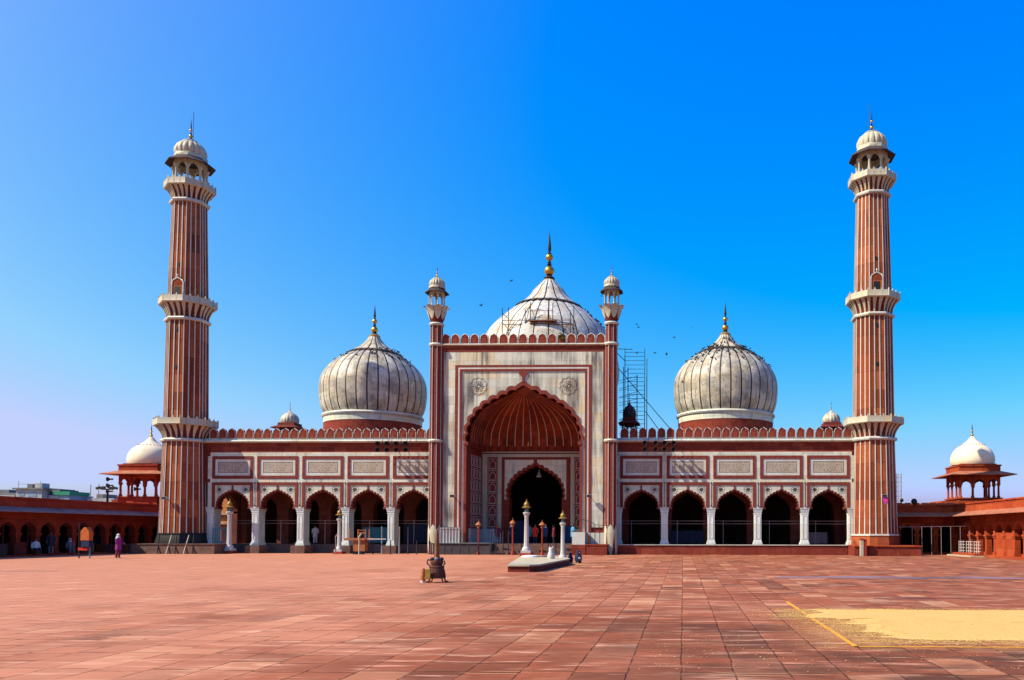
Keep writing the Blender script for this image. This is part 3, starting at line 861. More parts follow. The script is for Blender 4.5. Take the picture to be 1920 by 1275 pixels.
def big_dome(x, y, P, T, mat, z_ring, ring_r, drum, lobes, fin, rib=.13):
    root = bpy.data.objects.new('dome', None); COL.objects.link(root); root.parent = HALL; root.location = (x-.1, y-70, 0)
    d = MB(mat, 'black')
    def gore(PP, lob, w, name_m=0):
        rows = []
        for r, z in smooth_prof(PP, 3):
            row = []
            for k in range(lob):
                a0 = 2*PI*k/lob + PI/lob*.5; st = 2*PI/lob; hw = w/max(r, .45)/2
                hw = min(hw, st*.12)
                for f, bump in ((-1, 0), (1, 0)): row.append((a0+f*hw, r-.012))
                for f, bump in ((.22, .0012), (.5, .002), (.78, .0012)): row.append((a0+st*f, r*(1+bump)))
            rows.append([(math.cos(a)*rr, math.sin(a)*rr, z) for a, rr in row])
        d.quadgrid(rows, 0, True, True, lambda a, b: 1 if b % 5 == 0 else 0)
    gore(P, lobes, rib); gore(T, lobes//2, rib*1.1)
    d.build('shell', root)
    rl, zl = P[-1]
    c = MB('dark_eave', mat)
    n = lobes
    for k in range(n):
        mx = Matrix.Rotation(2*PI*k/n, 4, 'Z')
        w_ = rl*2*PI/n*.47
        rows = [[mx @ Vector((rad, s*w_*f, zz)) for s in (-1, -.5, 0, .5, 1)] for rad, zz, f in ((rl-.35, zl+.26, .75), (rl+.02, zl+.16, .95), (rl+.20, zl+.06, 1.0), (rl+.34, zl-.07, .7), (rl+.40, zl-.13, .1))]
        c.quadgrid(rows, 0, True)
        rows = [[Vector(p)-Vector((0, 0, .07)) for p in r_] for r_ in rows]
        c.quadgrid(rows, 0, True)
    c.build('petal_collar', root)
    b = MB('trim', 'red', 'marble')
    r_ = ring_r
    b.lathe([(r_-.2, z_ring-.2), (r_, z_ring-.14), (r_+.08, z_ring), (r_, z_ring+.13), (r_-.25, z_ring+.2)], 64, (0, 0, 0), 0)
    b.lathe([(r_-.12, z_ring-.75), (r_-.12, z_ring-.18)], 64, (0, 0, 0), 2)
    b.build('base_ring', root)
    b = MB('red'); b.lathe([(r_-.14, drum), (r_-.14, z_ring-.75)], 64, (0, 0, 0), 0)
    b.build('drum', root)
    f = MB('brass', 'gold', 'iron')
    rt, zt = T[-1]
    f.lathe([(rt*1.12, zt-.28), (rt*1.15, zt-.05), (rt*.9, zt+.08), (rt*.35, zt+.2)], 16, (0, 0, 0), 0)
    finial(f, (0, 0), zt+.12, fin[0], fin[1], 1, 2)
    f.build('finial', root)
    return root
big_dome(-18.02, 82, DL, DT, 'dome', 13.58, 4.92, 9.8, 32, (3.15, .34))
big_dome(18.02, 82, DL, DT, 'dome', 13.58, 4.92, 9.8, 32, (3.15, .34))
big_dome(.02, 82, DC, DCT, 'dome_clean', 15.4, 6.75, 9.8, 30, (5.0, .52), .12)

# ================================================================== MINARETS
MR = [(.8, 2.02), (9.6, 1.79), (20.2, 1.665), (30.7, 1.40)]
def minaret(x, dark):
    root = thing('minaret', ('left minaret, red sandstone striped with white, on a dark stone base beside the shaded cloister' if dark else
                             'right minaret, red sandstone striped with white, with a pink cloth hanging below its floodlight'), 'minaret', (x, 70, 0), 0, 'striped minarets flanking the prayer hall')
    def rad(z):
        for (z0, r0), (z1, r1) in zip(MR, MR[1:]):
            if z <= z1: return r0+(r1-r0)*(z-z0)/(z1-z0)
        return MR[-1][1]
    for z0, z1 in ((1.75, 9.72), (11.2, 20.32), (21.9, 30.85)):
        a = MB('shaft', 'trim')
        octostack(a, [(z, rad(z), .078, .04) for z in [z0+(z1-z0)*k/6 for k in range(7)]])
        a.build('shaft', root)
    b = MB('black' if dark else 'shaft', 'trim')
    b.lathe([(2.16, -.04), (2.12 if not dark else 2.3, .8), (2.05, 1.64)], 8, (0, 0, 0), 0, False, PI/8)
    b.lathe([(2.0, 1.62), (2.10, 1.64), (2.10, 1.76), (1.9, 1.78)], 8, (0, 0, 0), 1 if not dark else 0, False, PI/8)
    b.build('base', root)
    for zr, zt, Rb, Rt in ((9.84, 11.15, 1.80, 2.55), (20.42, 21.78, 1.665, 2.32), (30.92, 32.12, 1.42, 2.05)):
        a = MB('trim'); a.lathe([(Rb, zr-.16), (Rb+.17, zr-.12), (Rb+.22, zr), (Rb+.15, zr+.12), (Rb, zr+.16)], 8, (0, 0, 0), 0, False, PI/8)
        a.build('ring', root)
        a = MB('dark_red', 'cream')
        lv = []
        H = zt-.12-zr
        for t in [k/12 for k in range(13)]:
            r = Rb + (Rt-.10-Rb)*(t**2.0)
            wmax = 2*r*math.sin(PI/8)/3*.62
            sw = .11+(wmax-.11)*min(1, max(0, (t-.05)/.75))**1.3
            if t > .86: sw *= math.sqrt(max(0.03, 1-((t-.86)/.16)**2))
            lv.append((zr+.1+H*t, r, sw, .035+.05*math.sin(PI*t)))
        octostack(a, lv)
        a.build('corbel', root)
        a = MB('cream', 'trim')
        a.lathe([(Rb*.9, zt-.1), (Rt-.04, zt-.08), (Rt+.02, zt), (Rt, zt+.05), (Rt, zt+.50), (Rt-.14, zt+.50), (Rt-.14, zt+.06), (Rb*.8, zt+.06)], 8, (0, 0, 0), 0, False, PI/8, caps=False)
        for k in range(8):
            a0, a1 = PI/8+2*PI*k/8, PI/8+2*PI*(k+1)/8
            for t in (0, .33, .67):
                px = Rt*((1-t)*math.cos(a0)+t*math.cos(a1)); py = Rt*((1-t)*math.sin(a0)+t*math.sin(a1))
                mx = Matrix.Translation((px*.985, py*.985, 0)) @ Matrix.Rotation((a0+a1)/2, 4, 'Z')
                a.box(-.06, .035, -.06, .06, zt+.0, zt+.60, 0, mx); a.box(-.04, .02, -.035, .035, zt+.60, zt+.68, 0, mx)
        a.build('balcony', root)
    # small door on the third storey and slit windows
    ap = rad(22.4)*math.cos(PI/8)
    d = MB('shaft', 'trim', 'black')
    pa = arch(0, .50, 23.4, 23.95, 0)
    pl = [(-.50, 21.85)] + pa + [(.50, 21.85)]
    d.prism(pl, -ap-.05, -ap+.1, 0); ribbon(d, pl, .10, -ap-.09, .06, 1, False)
    d.box(-.27, .27, -ap-.06, -ap+.1, 21.85, 23.15, 2)
    d.ball((0, -ap-.07, 24.12), .075, 1, sz=1.6)
    d.build('doorway', root)
    s = MB('black')
    for zz in (19.3, 25.0, 16.0): s.box(-.08, .08, -rad(zz)*math.cos(PI/8)-.015, -rad(zz)*math.cos(PI/8)+.05, zz, zz+.3, 0)
    s.build('slit_window', root)
    small_lantern(None, root, 1.30, 32.62, 34.45, 2.0, 1.26, 1.72, 1.9)
    r_ = MB('iron'); r_.tube((.13*(1 if dark else -1)*2, -.1, 36.6), (.13*(1 if dark else -1)*2.2, -.1, 39.2), .02, 5)
    r_.build('lightning_rod', root)
    return root
minaret(-30.1, True)
minaret(30.1, False)
# minaret plinths
p = MB('brown'); p.box(-33.0, -25.8, 67.3, 69.9, -.05, .80, 0); p.box(-33.05, -25.75, 67.24, 69.9, .80, .86, 0)
tag(p.build('stone_plinth'), 'brown stone plinth under the minaret beside the shaded cloister', 'plinth')
p = MB('red', 'cloister'); p.box(27.65, 33.0, 66.2, 73, -.05, .74, 0); p.box(27.62, 33.06, 66.12, 73, .745, .84, 1)
for x in (27.9, 29.4, 31.2): p.box(x, x+.03, 66.18, 66.2, .0, .72, 1)
tag(p.build('stone_plinth'), 'long red sandstone plinth under the minaret with the pink cloth', 'plinth')
def post(x, y, h, r, mat, label, grp, name='bollard'):
    a = MB(mat); a.lathe([(r*1.25, 0), (r*1.25, .06), (r, .09), (r*.95, h*.9), (r*1.1, h*.93), (r*.8, h), (0, h)], 10)
    return tag(a.build(name, None, (x, y, 0)), label, 'bollard', grp)
a = MB('cream', 'cloister_old'); a.box(-.13, .13, -.13, .13, 0, 1.32, 0); a.box(-.16, .16, -.16, .16, 1.32, 1.42, 1); a.box(.135, .4, -.10, .2, .0, 1.36, 1)
tag(a.build('stone_post', None, (28.15, 65.9, 0)), 'pale square stone post in front of the right minaret plinth', 'post')
# ================================================================== CLOISTERS AND PAVILIONS
def cloister_run(root, length, bays, mats, top=4.45, name='arcade_wall', depth=6.0, extra=True):
    """arcade along local +X, front face at local y=0 looking to -Y"""
    wall, ev = mats
    pit = length/bays
    a = MB(wall, ev, 'inner_dark')
    a.box(0, length, -.02, depth, 3.72, top, 0)                    # parapet and roof mass
    a.box(0, length, -.10, .0, top-.10, top+.02, 0)
    a.box(0, length, .25, .75, 2.9, 3.72, 0)
    for k in range(bays):
        c = pit*(k+.5)
        a.prism(spandrel(pit*k, pit*(k+1), 1.75, 2.9, arch(c, pit*.37, 1.78, 2.62, 5, .28)), .25, .75, 0)
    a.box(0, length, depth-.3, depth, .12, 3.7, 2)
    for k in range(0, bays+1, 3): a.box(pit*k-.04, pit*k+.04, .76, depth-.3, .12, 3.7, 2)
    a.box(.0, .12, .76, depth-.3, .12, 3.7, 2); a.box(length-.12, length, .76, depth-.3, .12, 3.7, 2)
    a.build(name, root)
    e = MB(ev)
    e.quadgrid([[(x, y, z) for x in (0, length)] for y, z in ((.0, 3.74), (-1.05, 3.36), (-1.05, 3.31), (.0, 3.66))], 0)
    e.build('eave', root)
    pp = None
    for k in range(bays+1):
        if pp is None:
            q = MB(wall)
            q.box(-.20, .20, .28, .70, .12, 1.5, 0); q.box(-.27, .27, .22, .77, .12, .34, 0); q.box(-.25, .25, .24, .75, 1.48, 1.62, 0); q.box(-.30, .30, .2, .8, 1.62, 1.76, 0)
            pp = q.build('pier', root, (pit*k, 0, 0))
        else: copy_part(pp, root, (pit*k, 0, 0))
    s = MB(wall); s.box(0, length, -.9, depth, -.04, .12, 0)
    s.build('step', root)
# left cloister: faces +X; local x runs along world -Y ... rotate so that local -Y = world +X
cl = thing('cloister', 'long shaded red sandstone cloister arcade along the left edge of the courtyard', 'arcade', (-36.2, 18.0, 0), PI/2)
cloister_run(cl, 58.9, 31, ('cloister_old', 'eave_grey'))
# right side cloister faces -X : local -Y -> world -X  (rot -90)
cr = thing('cloister', 'sunlit red sandstone cloister arcade on the right with an open colonnade behind steel railings', 'arcade', (38.1, 74.2, 0), -PI/2)
cloister_run(cr, 55.86, 30, ('cloister', 'eave'))
for k in (5, 6, 9):
    a = MB('cloister'); a.box(1.862*k+.2, 1.862*(k+1)-.2, .3, .7, .12, 1.9, 0); a.build('infill_wall', cr)
cb = thing('cloister', 'short red cloister wall with dark openings between the right minaret and the corner pavilion', 'arcade', (31.5, 73.6, 0), 0)
cloister_run(cb, 6.75, 4, ('cloister', 'eave'), 4.42)
a = MB('eave'); a.box(0, 14, 1.5, 6, 4.42, 4.6, 0)
for k in range(9): a.box(k*.75, k*.75+.5, -.04, .12, 4.442, 4.60, 0)
a.build('parapet_coping', cb)
a = MB('cloister'); a.box(6.5, 12.5, 3.0, 9, 3.7, 4.9, 0); a.build('corner_block', cb)
cd = thing('cloister', 'shaded cloister wall behind the left minaret, mostly hidden', 'arcade', (-37.0, 76.9, 0), 0)
cloister_run(cd, 7.6, 4, ('cloister', 'eave'), 4.35)
a = MB('cloister_old'); a.box(-5, 1.5, 0.5, 6, 3.7, 5.0, 0); a.build('corner_block', cd)

def pavilion(loc, label, wallm, eavem):
    root = thing('corner_pavilion', label, 'pavilion', loc, 0, 'domed corner pavilions')
    W = 3.85; z0 = 0; n = 3
    b = MB(wallm); b.box(-.15, W+.15, -.15, W+.15, -.9, -.45, 0); b.box(-.02, W+.02, -.02, W+.02, -.45, .36, 0); b.box(-.16, W+.16, -.16, W+.16, .36, .46, 0)
    b.build('base', root)
    cp = None
    P = []
    for k in range(n+1):
        for q in ((k*W/n, 0), (k*W/n, W), (0, k*W/n), (W, k*W/n)):
            if all(math.dist(q, p) > .1 for p in P): P.append(q)
    for x, y in P:
        x = min(max(x, .15), W-.15); y = min(max(y, .15), W-.15)
        if cp is None:
            c = MB(wallm); c.lathe([(.17, .46), (.17, .60), (.11, .68), (.10, 1.5), (.12, 1.55), (.20, 1.72), (.20, 1.82)], 8)
            cp = c.build('column', root, (x, y, 0))
        else: copy_part(cp, root, (x, y, 0))
    w = MB(wallm)
    for s in range(4):
        mx = Matrix.Translation((W/2, W/2, 0)) @ Matrix.Rotation(s*PI/2, 4, 'Z') @ Matrix.Translation((-W/2, -W/2, 0))
        for k in range(n):
            x0, x1 = k*W/n, (k+1)*W/n; c = (x0+x1)/2
            w.prism(spandrel(x0, x1, 1.70, 2.95, arch(c, W/n*.36, 1.72, 2.25, 4, .28)), .06, .26, 0, None, mx)
    w.box(.26, W-.26, .26, W-.26, 2.75, 2.95, 0)
    w.build('arch_band', root)
    e = MB(eavem); rows = []
    o = 1.12
    for d, z in ((0, 2.98), (-o, 2.62), (-o, 2.56), (0, 2.88)):
        rows.append([(d, d, z), (W-d, d, z), (W-d, W-d, z), (d, W-d, z)])
    e.quadgrid(rows, 0, False, True); e.build('eave', root)
    t = MB(wallm); t.box(0, W, 0, W, 2.96, 3.45, 0); t.box(-.08, W+.08, -.08, W+.08, 3.45, 3.58, 0); t.box(.25, W-.25, .25, W-.25, 3.58, 3.70, 0)
    t.build('parapet', root)
    d = MB('dome_white', 'gold', 'iron')
    P_ = [(1.92, 3.68), (2.02, 3.95), (2.03, 4.30), (1.93, 4.70), (1.66, 5.15), (1.25, 5.50), (.86, 5.75), (.52, 6.02), (.30, 6.28), (.16, 6.45), (0, 6.5)]
    d.lathe(smooth_prof(P_[:-1], 3)+[P_[-1]], 40, (W/2, W/2, 0))
    dm = d.build('dome', root)
    pt = MB('cloister')
    for k in range(24):
        aa = 2*PI*k/24; pt.ball((W/2+1.12*math.cos(aa), W/2+1.12*math.sin(aa), 5.60), .055, 0, n=6)
    pt.build('bead_ring', dm)
    f = MB('gold', 'iron'); finial(f, (W/2, W/2), 6.4, 1.35, .14, 0, 1); f.build('finial', dm)
    return root
pavilion((39.75, 77, 4.75), 'domed sandstone corner pavilion in full sun on the right cloister roof', 'cloister', 'eave')
pavilion((-41.1, 77, 4.85), 'domed sandstone corner pavilion partly hidden behind the left minaret', 'cloister_old', 'eave')

# stone brightened in colour to look sunlit, seen through the end arches
a_root = thing('side_porch', 'orange sandstone porch coloured bright as if sunlit, seen through the leftmost hall arches', 'porch', (-31.5, 75.4, 0))
a = MB('orange_stone', 'cream')
a.box(-.9, 3.1, .1, .5, 4.31, 8.0, 0)
for k in range(6): a.box(-3.0+k*1.05, -2.55+k*1.05, -.15, .5, -.04, 2.6, 0)
a.box(-3.2, 3.1, 0, .45, 2.62, 4.3, 0); a.box(-3.3, 3.2, -.35, .5, 2.60, 2.74, 1); a.box(-3.2, 3.1, .36, .5, -.04, 2.6, 0); a.box(-3.3, 3.2, -.25, .5, 3.5, 3.62, 1)
for k in range(5):
    a.prism(spandrel(-2.55+k*1.05, -1.95+k*1.05, 1.8, 2.6, arch(-2.25+k*1.05, .235, 1.82, 2.4, 4, .25)), -.08, .2, 0)
a.build('porch_wall', a_root)
a = MB('cream'); a.lathe([(.20, 0), (.16, .2), (.13, .4), (.12, 2.3), (.2, 2.58)], 10, (1.5, -.75, 0)); a.build('column', a_root)

# roof pavilions
def roof_chhatri(loc, label, dark=False, s=1.):
    root = thing('roof_pavilion', label, 'roof pavilion', loc)
    c = MB('red'); c.box(-1.15*s, 1.15*s, -1.15*s, 1.15*s, 0, .5, 0); c.build('base', root)
    cp = None
    for sx in (-1, -.33, .33, 1):
        for sy in (-1, 1):
            q = MB('dark_red') ; q.box(-.10*s, .10*s, -.10*s, .10*s, .5, 2.0, 0)
            if cp is None: cp = q.build('column', root, (sx*.95*s, sy*.95*s, 0))
            else: q.bm.free(); copy_part(cp, root, (sx*.95*s, sy*.95*s, 0))
    e = MB('dark_red'); e.lathe([(1.0*s, 2.0), (1.05*s, 2.35), (2.1*s, 2.2), (2.15*s, 2.27), (1.35*s, 2.55), (1.3*s, 2.85), (1.05*s, 2.9)], 4, (0, 0, 0), 0, False, PI/4); e.build('eave', root)
    d = MB('dark_eave' if dark else 'dome'); P_ = [(.9, 2.85), (.98, 3.1), (.95, 3.4), (.75, 3.75), (.42, 4.0), (.2, 4.12)]
    d.lathe([(r*s, z) for r, z in smooth_prof(P_, 3)], 48, (0, 0, 0), 0, True, 0, 16, .06)
    d.lathe([(.42*s, 3.97), (.2*s, 4.15), (.07*s, 4.3), (0, 4.32)], 12)
    dm = d.build('dome', root)
    f = MB('gold', 'iron'); finial(f, (0, 0), 4.25, 1.1, .08, 0, 1); f.build('finial', dm)
roof_chhatri((-30.68, 90, 11.3), 'small roof pavilion with white dome behind the left wing parapet')
roof_chhatri((30.15, 90, 11.2), 'small roof pavilion with white dome beside the right minaret balcony')
roof_chhatri((8.62, 76.9, 9.95), 'small dark roof pavilion in front of the tall blue scaffold', True, .66)

# ================================================================== SCAFFOLDS
sf = thing('scaffold_tower', 'tall blue pipe scaffold tower on the roof right of the central portal', 'scaffold', (9.0, 80, 10))
def pole(parent, name, a, b, r=.035, mat='blue_steel'):
    m = MB(mat); o = Vector(a); m.tube((0, 0, 0), Vector(b)-o, r, 6); return m.build(name, parent, Vector(a)-Vector(parent.location))
for x, y, zt in ((7.95, 80, 20.2), (9.92, 80, 20.2), (10.08, 81.2, 19.4), (7.72, 81.2, 18.6), (8.2, 80.9, 18.5), (9.15, 80.3, 17.6)):
    pole(sf, 'upright', (x, y, 10.05), (x, y, zt), .045)
for k in range(21):
    z = 19.8-k*.42
    pole(sf, 'rung', (7.9+(.28 if k > 3 else 0), 80, z), (9.95, 80, z), .026)
for k in range(9):
    z = 17.2-k*.75
    pole(sf, 'ledger', (7.3, 81.2, z-.1*(k % 3)), (9.2, 80.3, z+.25), .024)
    pole(sf, 'ledger', (7.3, 81.0, z-.3), (9.2, 80.3, z-.05), .022)
for a_, b_ in (((7.2, 80, 20.15), (8.7, 80, 20.1)), ((7.2, 80, 19.7), (8.0, 80, 18.9)), ((7.3, 80.1, 18.2), (12.6, 80.1, 12.0)), ((10.0, 80.1, 13.9), (11.4, 80.1, 12.0)), ((7.9, 80, 17.8), (8.2, 80.9, 18.2))):
    pole(sf, 'brace', a_, b_, .04)
ds = thing('dome_scaffold', 'bamboo and pipe scaffold with a plank standing in front of the central dome', 'scaffold', (0, 76, 17.9))
for x, zt in ((-3.40, 23.15), (-2.82, 23.2), (-1.22, 23.05), (-.72, 23.65), (.95, 22.95), (1.40, 23.6), (3.07, 22.75), (3.40, 23.3)):
    pole(ds, 'upright', (x, 75.8, 17.95), (x, 75.8, zt), .042, 'iron')
for x0, x1, z in ((-3.4, 3.4, 21.95), (-3.4, 3.4, 21.55), (-.72, 1.45, 22.85), (1.0, 3.4, 21.5), (-3.4, 3.4, 20.6)):
    pole(ds, 'ledger', (x0, 75.78, z), (x1, 75.78, z), .03, 'wood')
for x0, z0, x1, z1 in ((-3.35, 22.6, -2.8, 22.1), (-3.4, 21.8, -2.8, 21.1), (-.75, 23.3, -1.25, 21.4), (-.6, 23.0, .1, 21.0), (.95, 22.6, 1.7, 21.0), (3.1, 21.9, 2.4, 20.8), (-1.2, 21.6, -.3, 20.6), (3.0, 22.0, 3.5, 20.7)):
    pole(ds, 'brace', (x0, 75.76, z0), (x1, 75.76, z1), .032, 'iron')
m = MB('wood'); m.box(-.8, 1.8, 75.3, 76.0, 21.78, 21.88, 0); m.box(-.75, 1.7, 75.5, 76.1, 21.55, 21.6, 0); m.build('plank', ds, world=True)

# ================================================================== LAMPS, FLOODLIGHTS, SPEAKERS
def lamp_pillar(loc, h, label, base=True, s=1.):
    root = thing('lamp_pillar', label, 'lamp post', loc, 0, 'white lamp pillars with gilt lanterns')
    f = h/4.5
    a = MB('white_paint', 'cloister_old')
    if base: a.box(-.46*f, .46*f, -.46*f, .46*f, 0, .22*f, 1); a.box(-.38*f, .38*f, -.38*f, .38*f, .22*f, .42*f, 0)
    a.lathe([(.36*f, .42*f if base else 0), (.33*f, .62*f), (.22*f, .72*f), (.19*f, 1.0*f), (.155*f, 3.05*f), (.18*f, 3.1*f), (.16*f, 3.16*f), (.26*f, 3.3*f), (.29*f, 3.42*f), (.22*f, 3.45*f)], 8, (0, 0, 0), 0, False, PI/8)
    a.build('pillar', root)
    g_ = MB('iron', 'lamp_glass'); 
    g_.lathe([(.155*f, 3.45*f), (.17*f, 3.80*f)], 8, (0, 0, 0), 1, False)
    for k in range(8):
        aa = 2*PI*k/8; g_.tube((.18*f*math.cos(aa), .18*f*math.sin(aa), 3.45*f), (.19*f*math.cos(aa), .19*f*math.sin(aa), 3.82*f), .014*f, 5)
    g_.build('lantern', root)
    c = MB('brass'); c.lathe([(.16*f, 3.80*f), (.37*f, 3.79*f), (.375*f, 3.83*f), (.20*f, 3.92*f), (.215*f, 3.99*f), (.225*f, 4.07*f), (.17*f, 4.19*f), (.08*f, 4.28*f), (.04*f, 4.33*f), (.05*f, 4.38*f), (.01*f, 4.5*f)], 16)
    c.build('cap', root)
lamp_pillar((1.20, 64.6, 0), 4.55, 'white lamp pillar with gilt cap before the great arch, at the far end of the platform')
lamp_pillar((6.42, 49.2, 0), 3.2, 'white lamp pillar with gilt cap beside the penguin bins')
lamp_pillar((-25.6, 69.2, 0), 4.75, 'white lamp pillar with gilt cap in front of the leftmost hall arch')
lamp_pillar((-15.9, 69.1, 0), 3.95, 'white lamp pillar with gilt cap half hidden against a hall pillar')
def stone_lamp(loc, h, label):
    root = thing('lamp_post', label, 'lamp post', loc, 0, 'orange headed lamp posts by the portal steps')
    a = MB('cloister_old'); a.lathe([(.15, 0), (.13, .2), (.07, .3), (.06, h*.8), (.09, h*.82)], 8); a.build('post', root)
    b = MB('orange_wood'); b.lathe([(.10, h*.80), (.14, h*.86), (.10, h*.88), (.27, h*.90), (.20, h*.95), (.12, h*.97), (.03, h), (.02, h*1.06), (0, h*1.06)], 12); b.build('lamp_head', root)
stone_lamp((-3.3, 67.1, 0), 2.75, 'orange headed lamp post in front of the left iwan plinth')
stone_lamp((2.05, 67.0, 0), 2.75, 'orange headed lamp post on the right side of the portal steps')
stone_lamp((-.35, 66.7, 0), 2.9, 'orange headed lamp post left of the white pillar at the portal steps')
def floodlight(loc, label, cloth_=False):
    root = thing('floodlight', label, 'floodlight', loc, 0, 'white floodlights on the facade')
    a = MB('white_paint', 'iron'); a.box(-.22, .22, -.55, -.25, -.10, .12, 0); a.box(-.19, .19, -.57, -.55, -.08, .10, 1); a.build('housing', root)
    b = MB('iron'); b.tube((0, .1, -.02), (0, -.4, -.12), .03); b.tube((-.23, -.4, 0), (.23, -.4, -.12), .02); b.build('bracket', root)
    return root
floodlight((-5.75, 68.34, 4.93), 'white floodlight on the marble frame left of the great arch')
floodlight((5.85, 68.34, 4.93), 'white floodlight on the marble frame right of the great arch')
floodlight((-30.5, 68.25, 4.75), 'white floodlight on the minaret with the dark base')
floodlight((30.45, 68.25, 4.95), 'white floodlight on the right minaret above a pink cloth')
m = MB('pink_cloth'); m.quadgrid([[(-.2, -.45, -.1), (.25, -.42, -.1)], [(-.15, -.5, -.4), (.25, -.45, -.35)], [(.0, -.48, -.75), (.2, -.46, -.6)]], 0); 
tag(m.build('hanging_cloth', None, (30.5, 68.2, 4.95)), 'bright pink cloth hanging from the right minaret floodlight', 'cloth')
horn_proto = None
def horn(loc, label, grp):
    global horn_proto
    if horn_proto is None:
        root = thing('horn_speaker', label, 'loudspeaker', loc, 0, grp)
        a = MB('dark_eave'); 
        rows = []
        for r, y in ((.20, -.34), (.215, -.33), (.16, -.22), (.09, -.10), (.06, .0), (.06, .06)):
            rows.append([(r*math.cos(2*PI*k/16), y, r*math.sin(2*PI*k/16)) for k in range(16)])
        a.quadgrid(rows, 0, True, True); a.build('horn', root)
        b = MB('iron'); b.tube((0, .02, 0), (0, .22, 0), .075, 10); b.tube((0, .1, 0), (.14, .16, .0), .02); b.build('driver', root)
        horn_proto = root
    else: dup(horn_proto, loc, None, label, grp)
for side, xs in (('left', (-12.62, -11.80, -11.0, -10.18)), ('right', (10.47, 11.38, 12.15, 12.93))):
    for k, x in enumerate(xs):
        for zz in (9.52, 8.98):
            horn((x, 69.25, zz), ('dark horn loudspeaker hanging under the %s wing cornice in the %s row' % (side, 'upper' if zz > 9.2 else 'lower')), 'horn loudspeakers on the %s wing, %s row' % (side, 'upper' if zz > 9.2 else 'lower'))
        b = MB('iron'); xx = x+.30
        b.poly_tube([(xx, 70.05, 10.35), (xx, 69.6, 10.3), (xx-.02, 69.42, 9.9), (xx-.12, 69.42, 8.8)], .022); b.tube((xx-.25, 69.42, 9.52), (xx, 69.42, 9.52), .02); b.tube((xx-.3, 69.42, 8.98), (xx-.05, 69.42, 8.98), .02)
        tag(b.build('speaker_bracket'), 'bent iron pole carrying two loudspeakers on the %s wing' % side, 'bracket', 'speaker brackets on the %s wing' % side)
for k, (x, y, z) in enumerate(((-41.55, 76.6, 6.95), (-41.55, 76.6, 6.35), (-41.55, 76.6, 5.78), (-38.9, 76.7, 6.6), (-38.9, 76.7, 6.0))):
    dup(horn_proto, (x, y, z), -PI/2 if k < 3 else -PI/3, 'dark horn loudspeaker stacked at the outer corner of the left pavilion' if k < 3 else 'dark horn loudspeaker under the arch of the left pavilion', 'horn loudspeakers at the left pavilion corner' if k < 3 else 'horn loudspeakers in the left pavilion arch')
b_root = thing('floodlight_mast', 'dark roof mast with splayed floodlights left of the half hidden pavilion', 'light mast', (-44.3, 80, 4.4))
b = MB('iron'); b.tube((0, 0, 0), (0, 0, 1.8), .12, 8, 0, .09); b.tube((-.65, 0, 1.75), (.65, 0, 1.75), .05); b.tube((0, 0, 1.7), (-.55, 0, 2.1), .04); b.tube((0, 0, 1.7), (.6, 0, 2.1), .04); b.build('mast', b_root)
for x in (-.85, -.4, .4, .85):
    b = MB('iron'); b.box(-.22, .22, -.25, .0, -.10, .12, 0, Matrix.Rotation(R(15)*(-1 if x < 0 else 1), 4, 'Y')); b.build('lamp_head', b_root, (x, 0, 1.88))
# lattice mast behind the right minaret
b_root = thing('lattice_mast', 'thin steel lattice mast behind the right minaret', 'mast', (38.85, 95, 4.2))
for x, y in ((-.28, 0), (.28, 0), (0, .4)):
    b = MB('pipe'); b.tube((x, y, 0), (x, y, 4.6), .04); b.build('leg', b_root)
b = MB('pipe')
for k in range(8):
    z = .3+k*.55; b.tube((-.28, 0, z), (.28, 0, z+.5), .022); b.tube((.28, 0, z), (0, .4, z+.5), .022); b.tube((-.28, 0, z), (.28, 0, z), .02)
b.build('lacing', b_root)
b = MB('iron'); b.ball((.30, -.1, 1.5), .22, 0); b.tube((.2, 0, -.2), (.2, 0, 1.4), .05); b.build('dish', b_root)
b = MB('iron'); b.ball((0, 0, .25), .28, 0, sy=.7); b.tube((0, 0, -.25), (0, 0, .2), .04)
tag(b.build('roof_light', None, (34.5, 73.4, 4.45)), 'round dark lamp on the short cloister parapet', 'lamp')
# pendant lamps
def pendant(loc, L, label, mat, s):
    root = thing('pendant_lamp', label, 'pendant lamp', loc)
    a = MB('iron'); a.tube((0, 0, 0), (0, 0, L), .02); a.build('chain', root)
    b = MB(mat, 'iron'); b.lathe([(.0, -.02), (.25*s, .0), (.27*s, .12*s), (.16*s, .25*s), (.12*s, .42*s), (.05*s, .5*s), (.05*s, .7*s)], 14); b.build('shade', root)
pendant((.22, 75.6, 7.05), 2.3, 'white glass bell lamp hanging in the dark doorway', 'white_paint', 1.)
pendant((.16, 70.6, 9.5), 3.6, 'small gilt lamp on a long chain under the ribbed half dome', 'gold', .5)

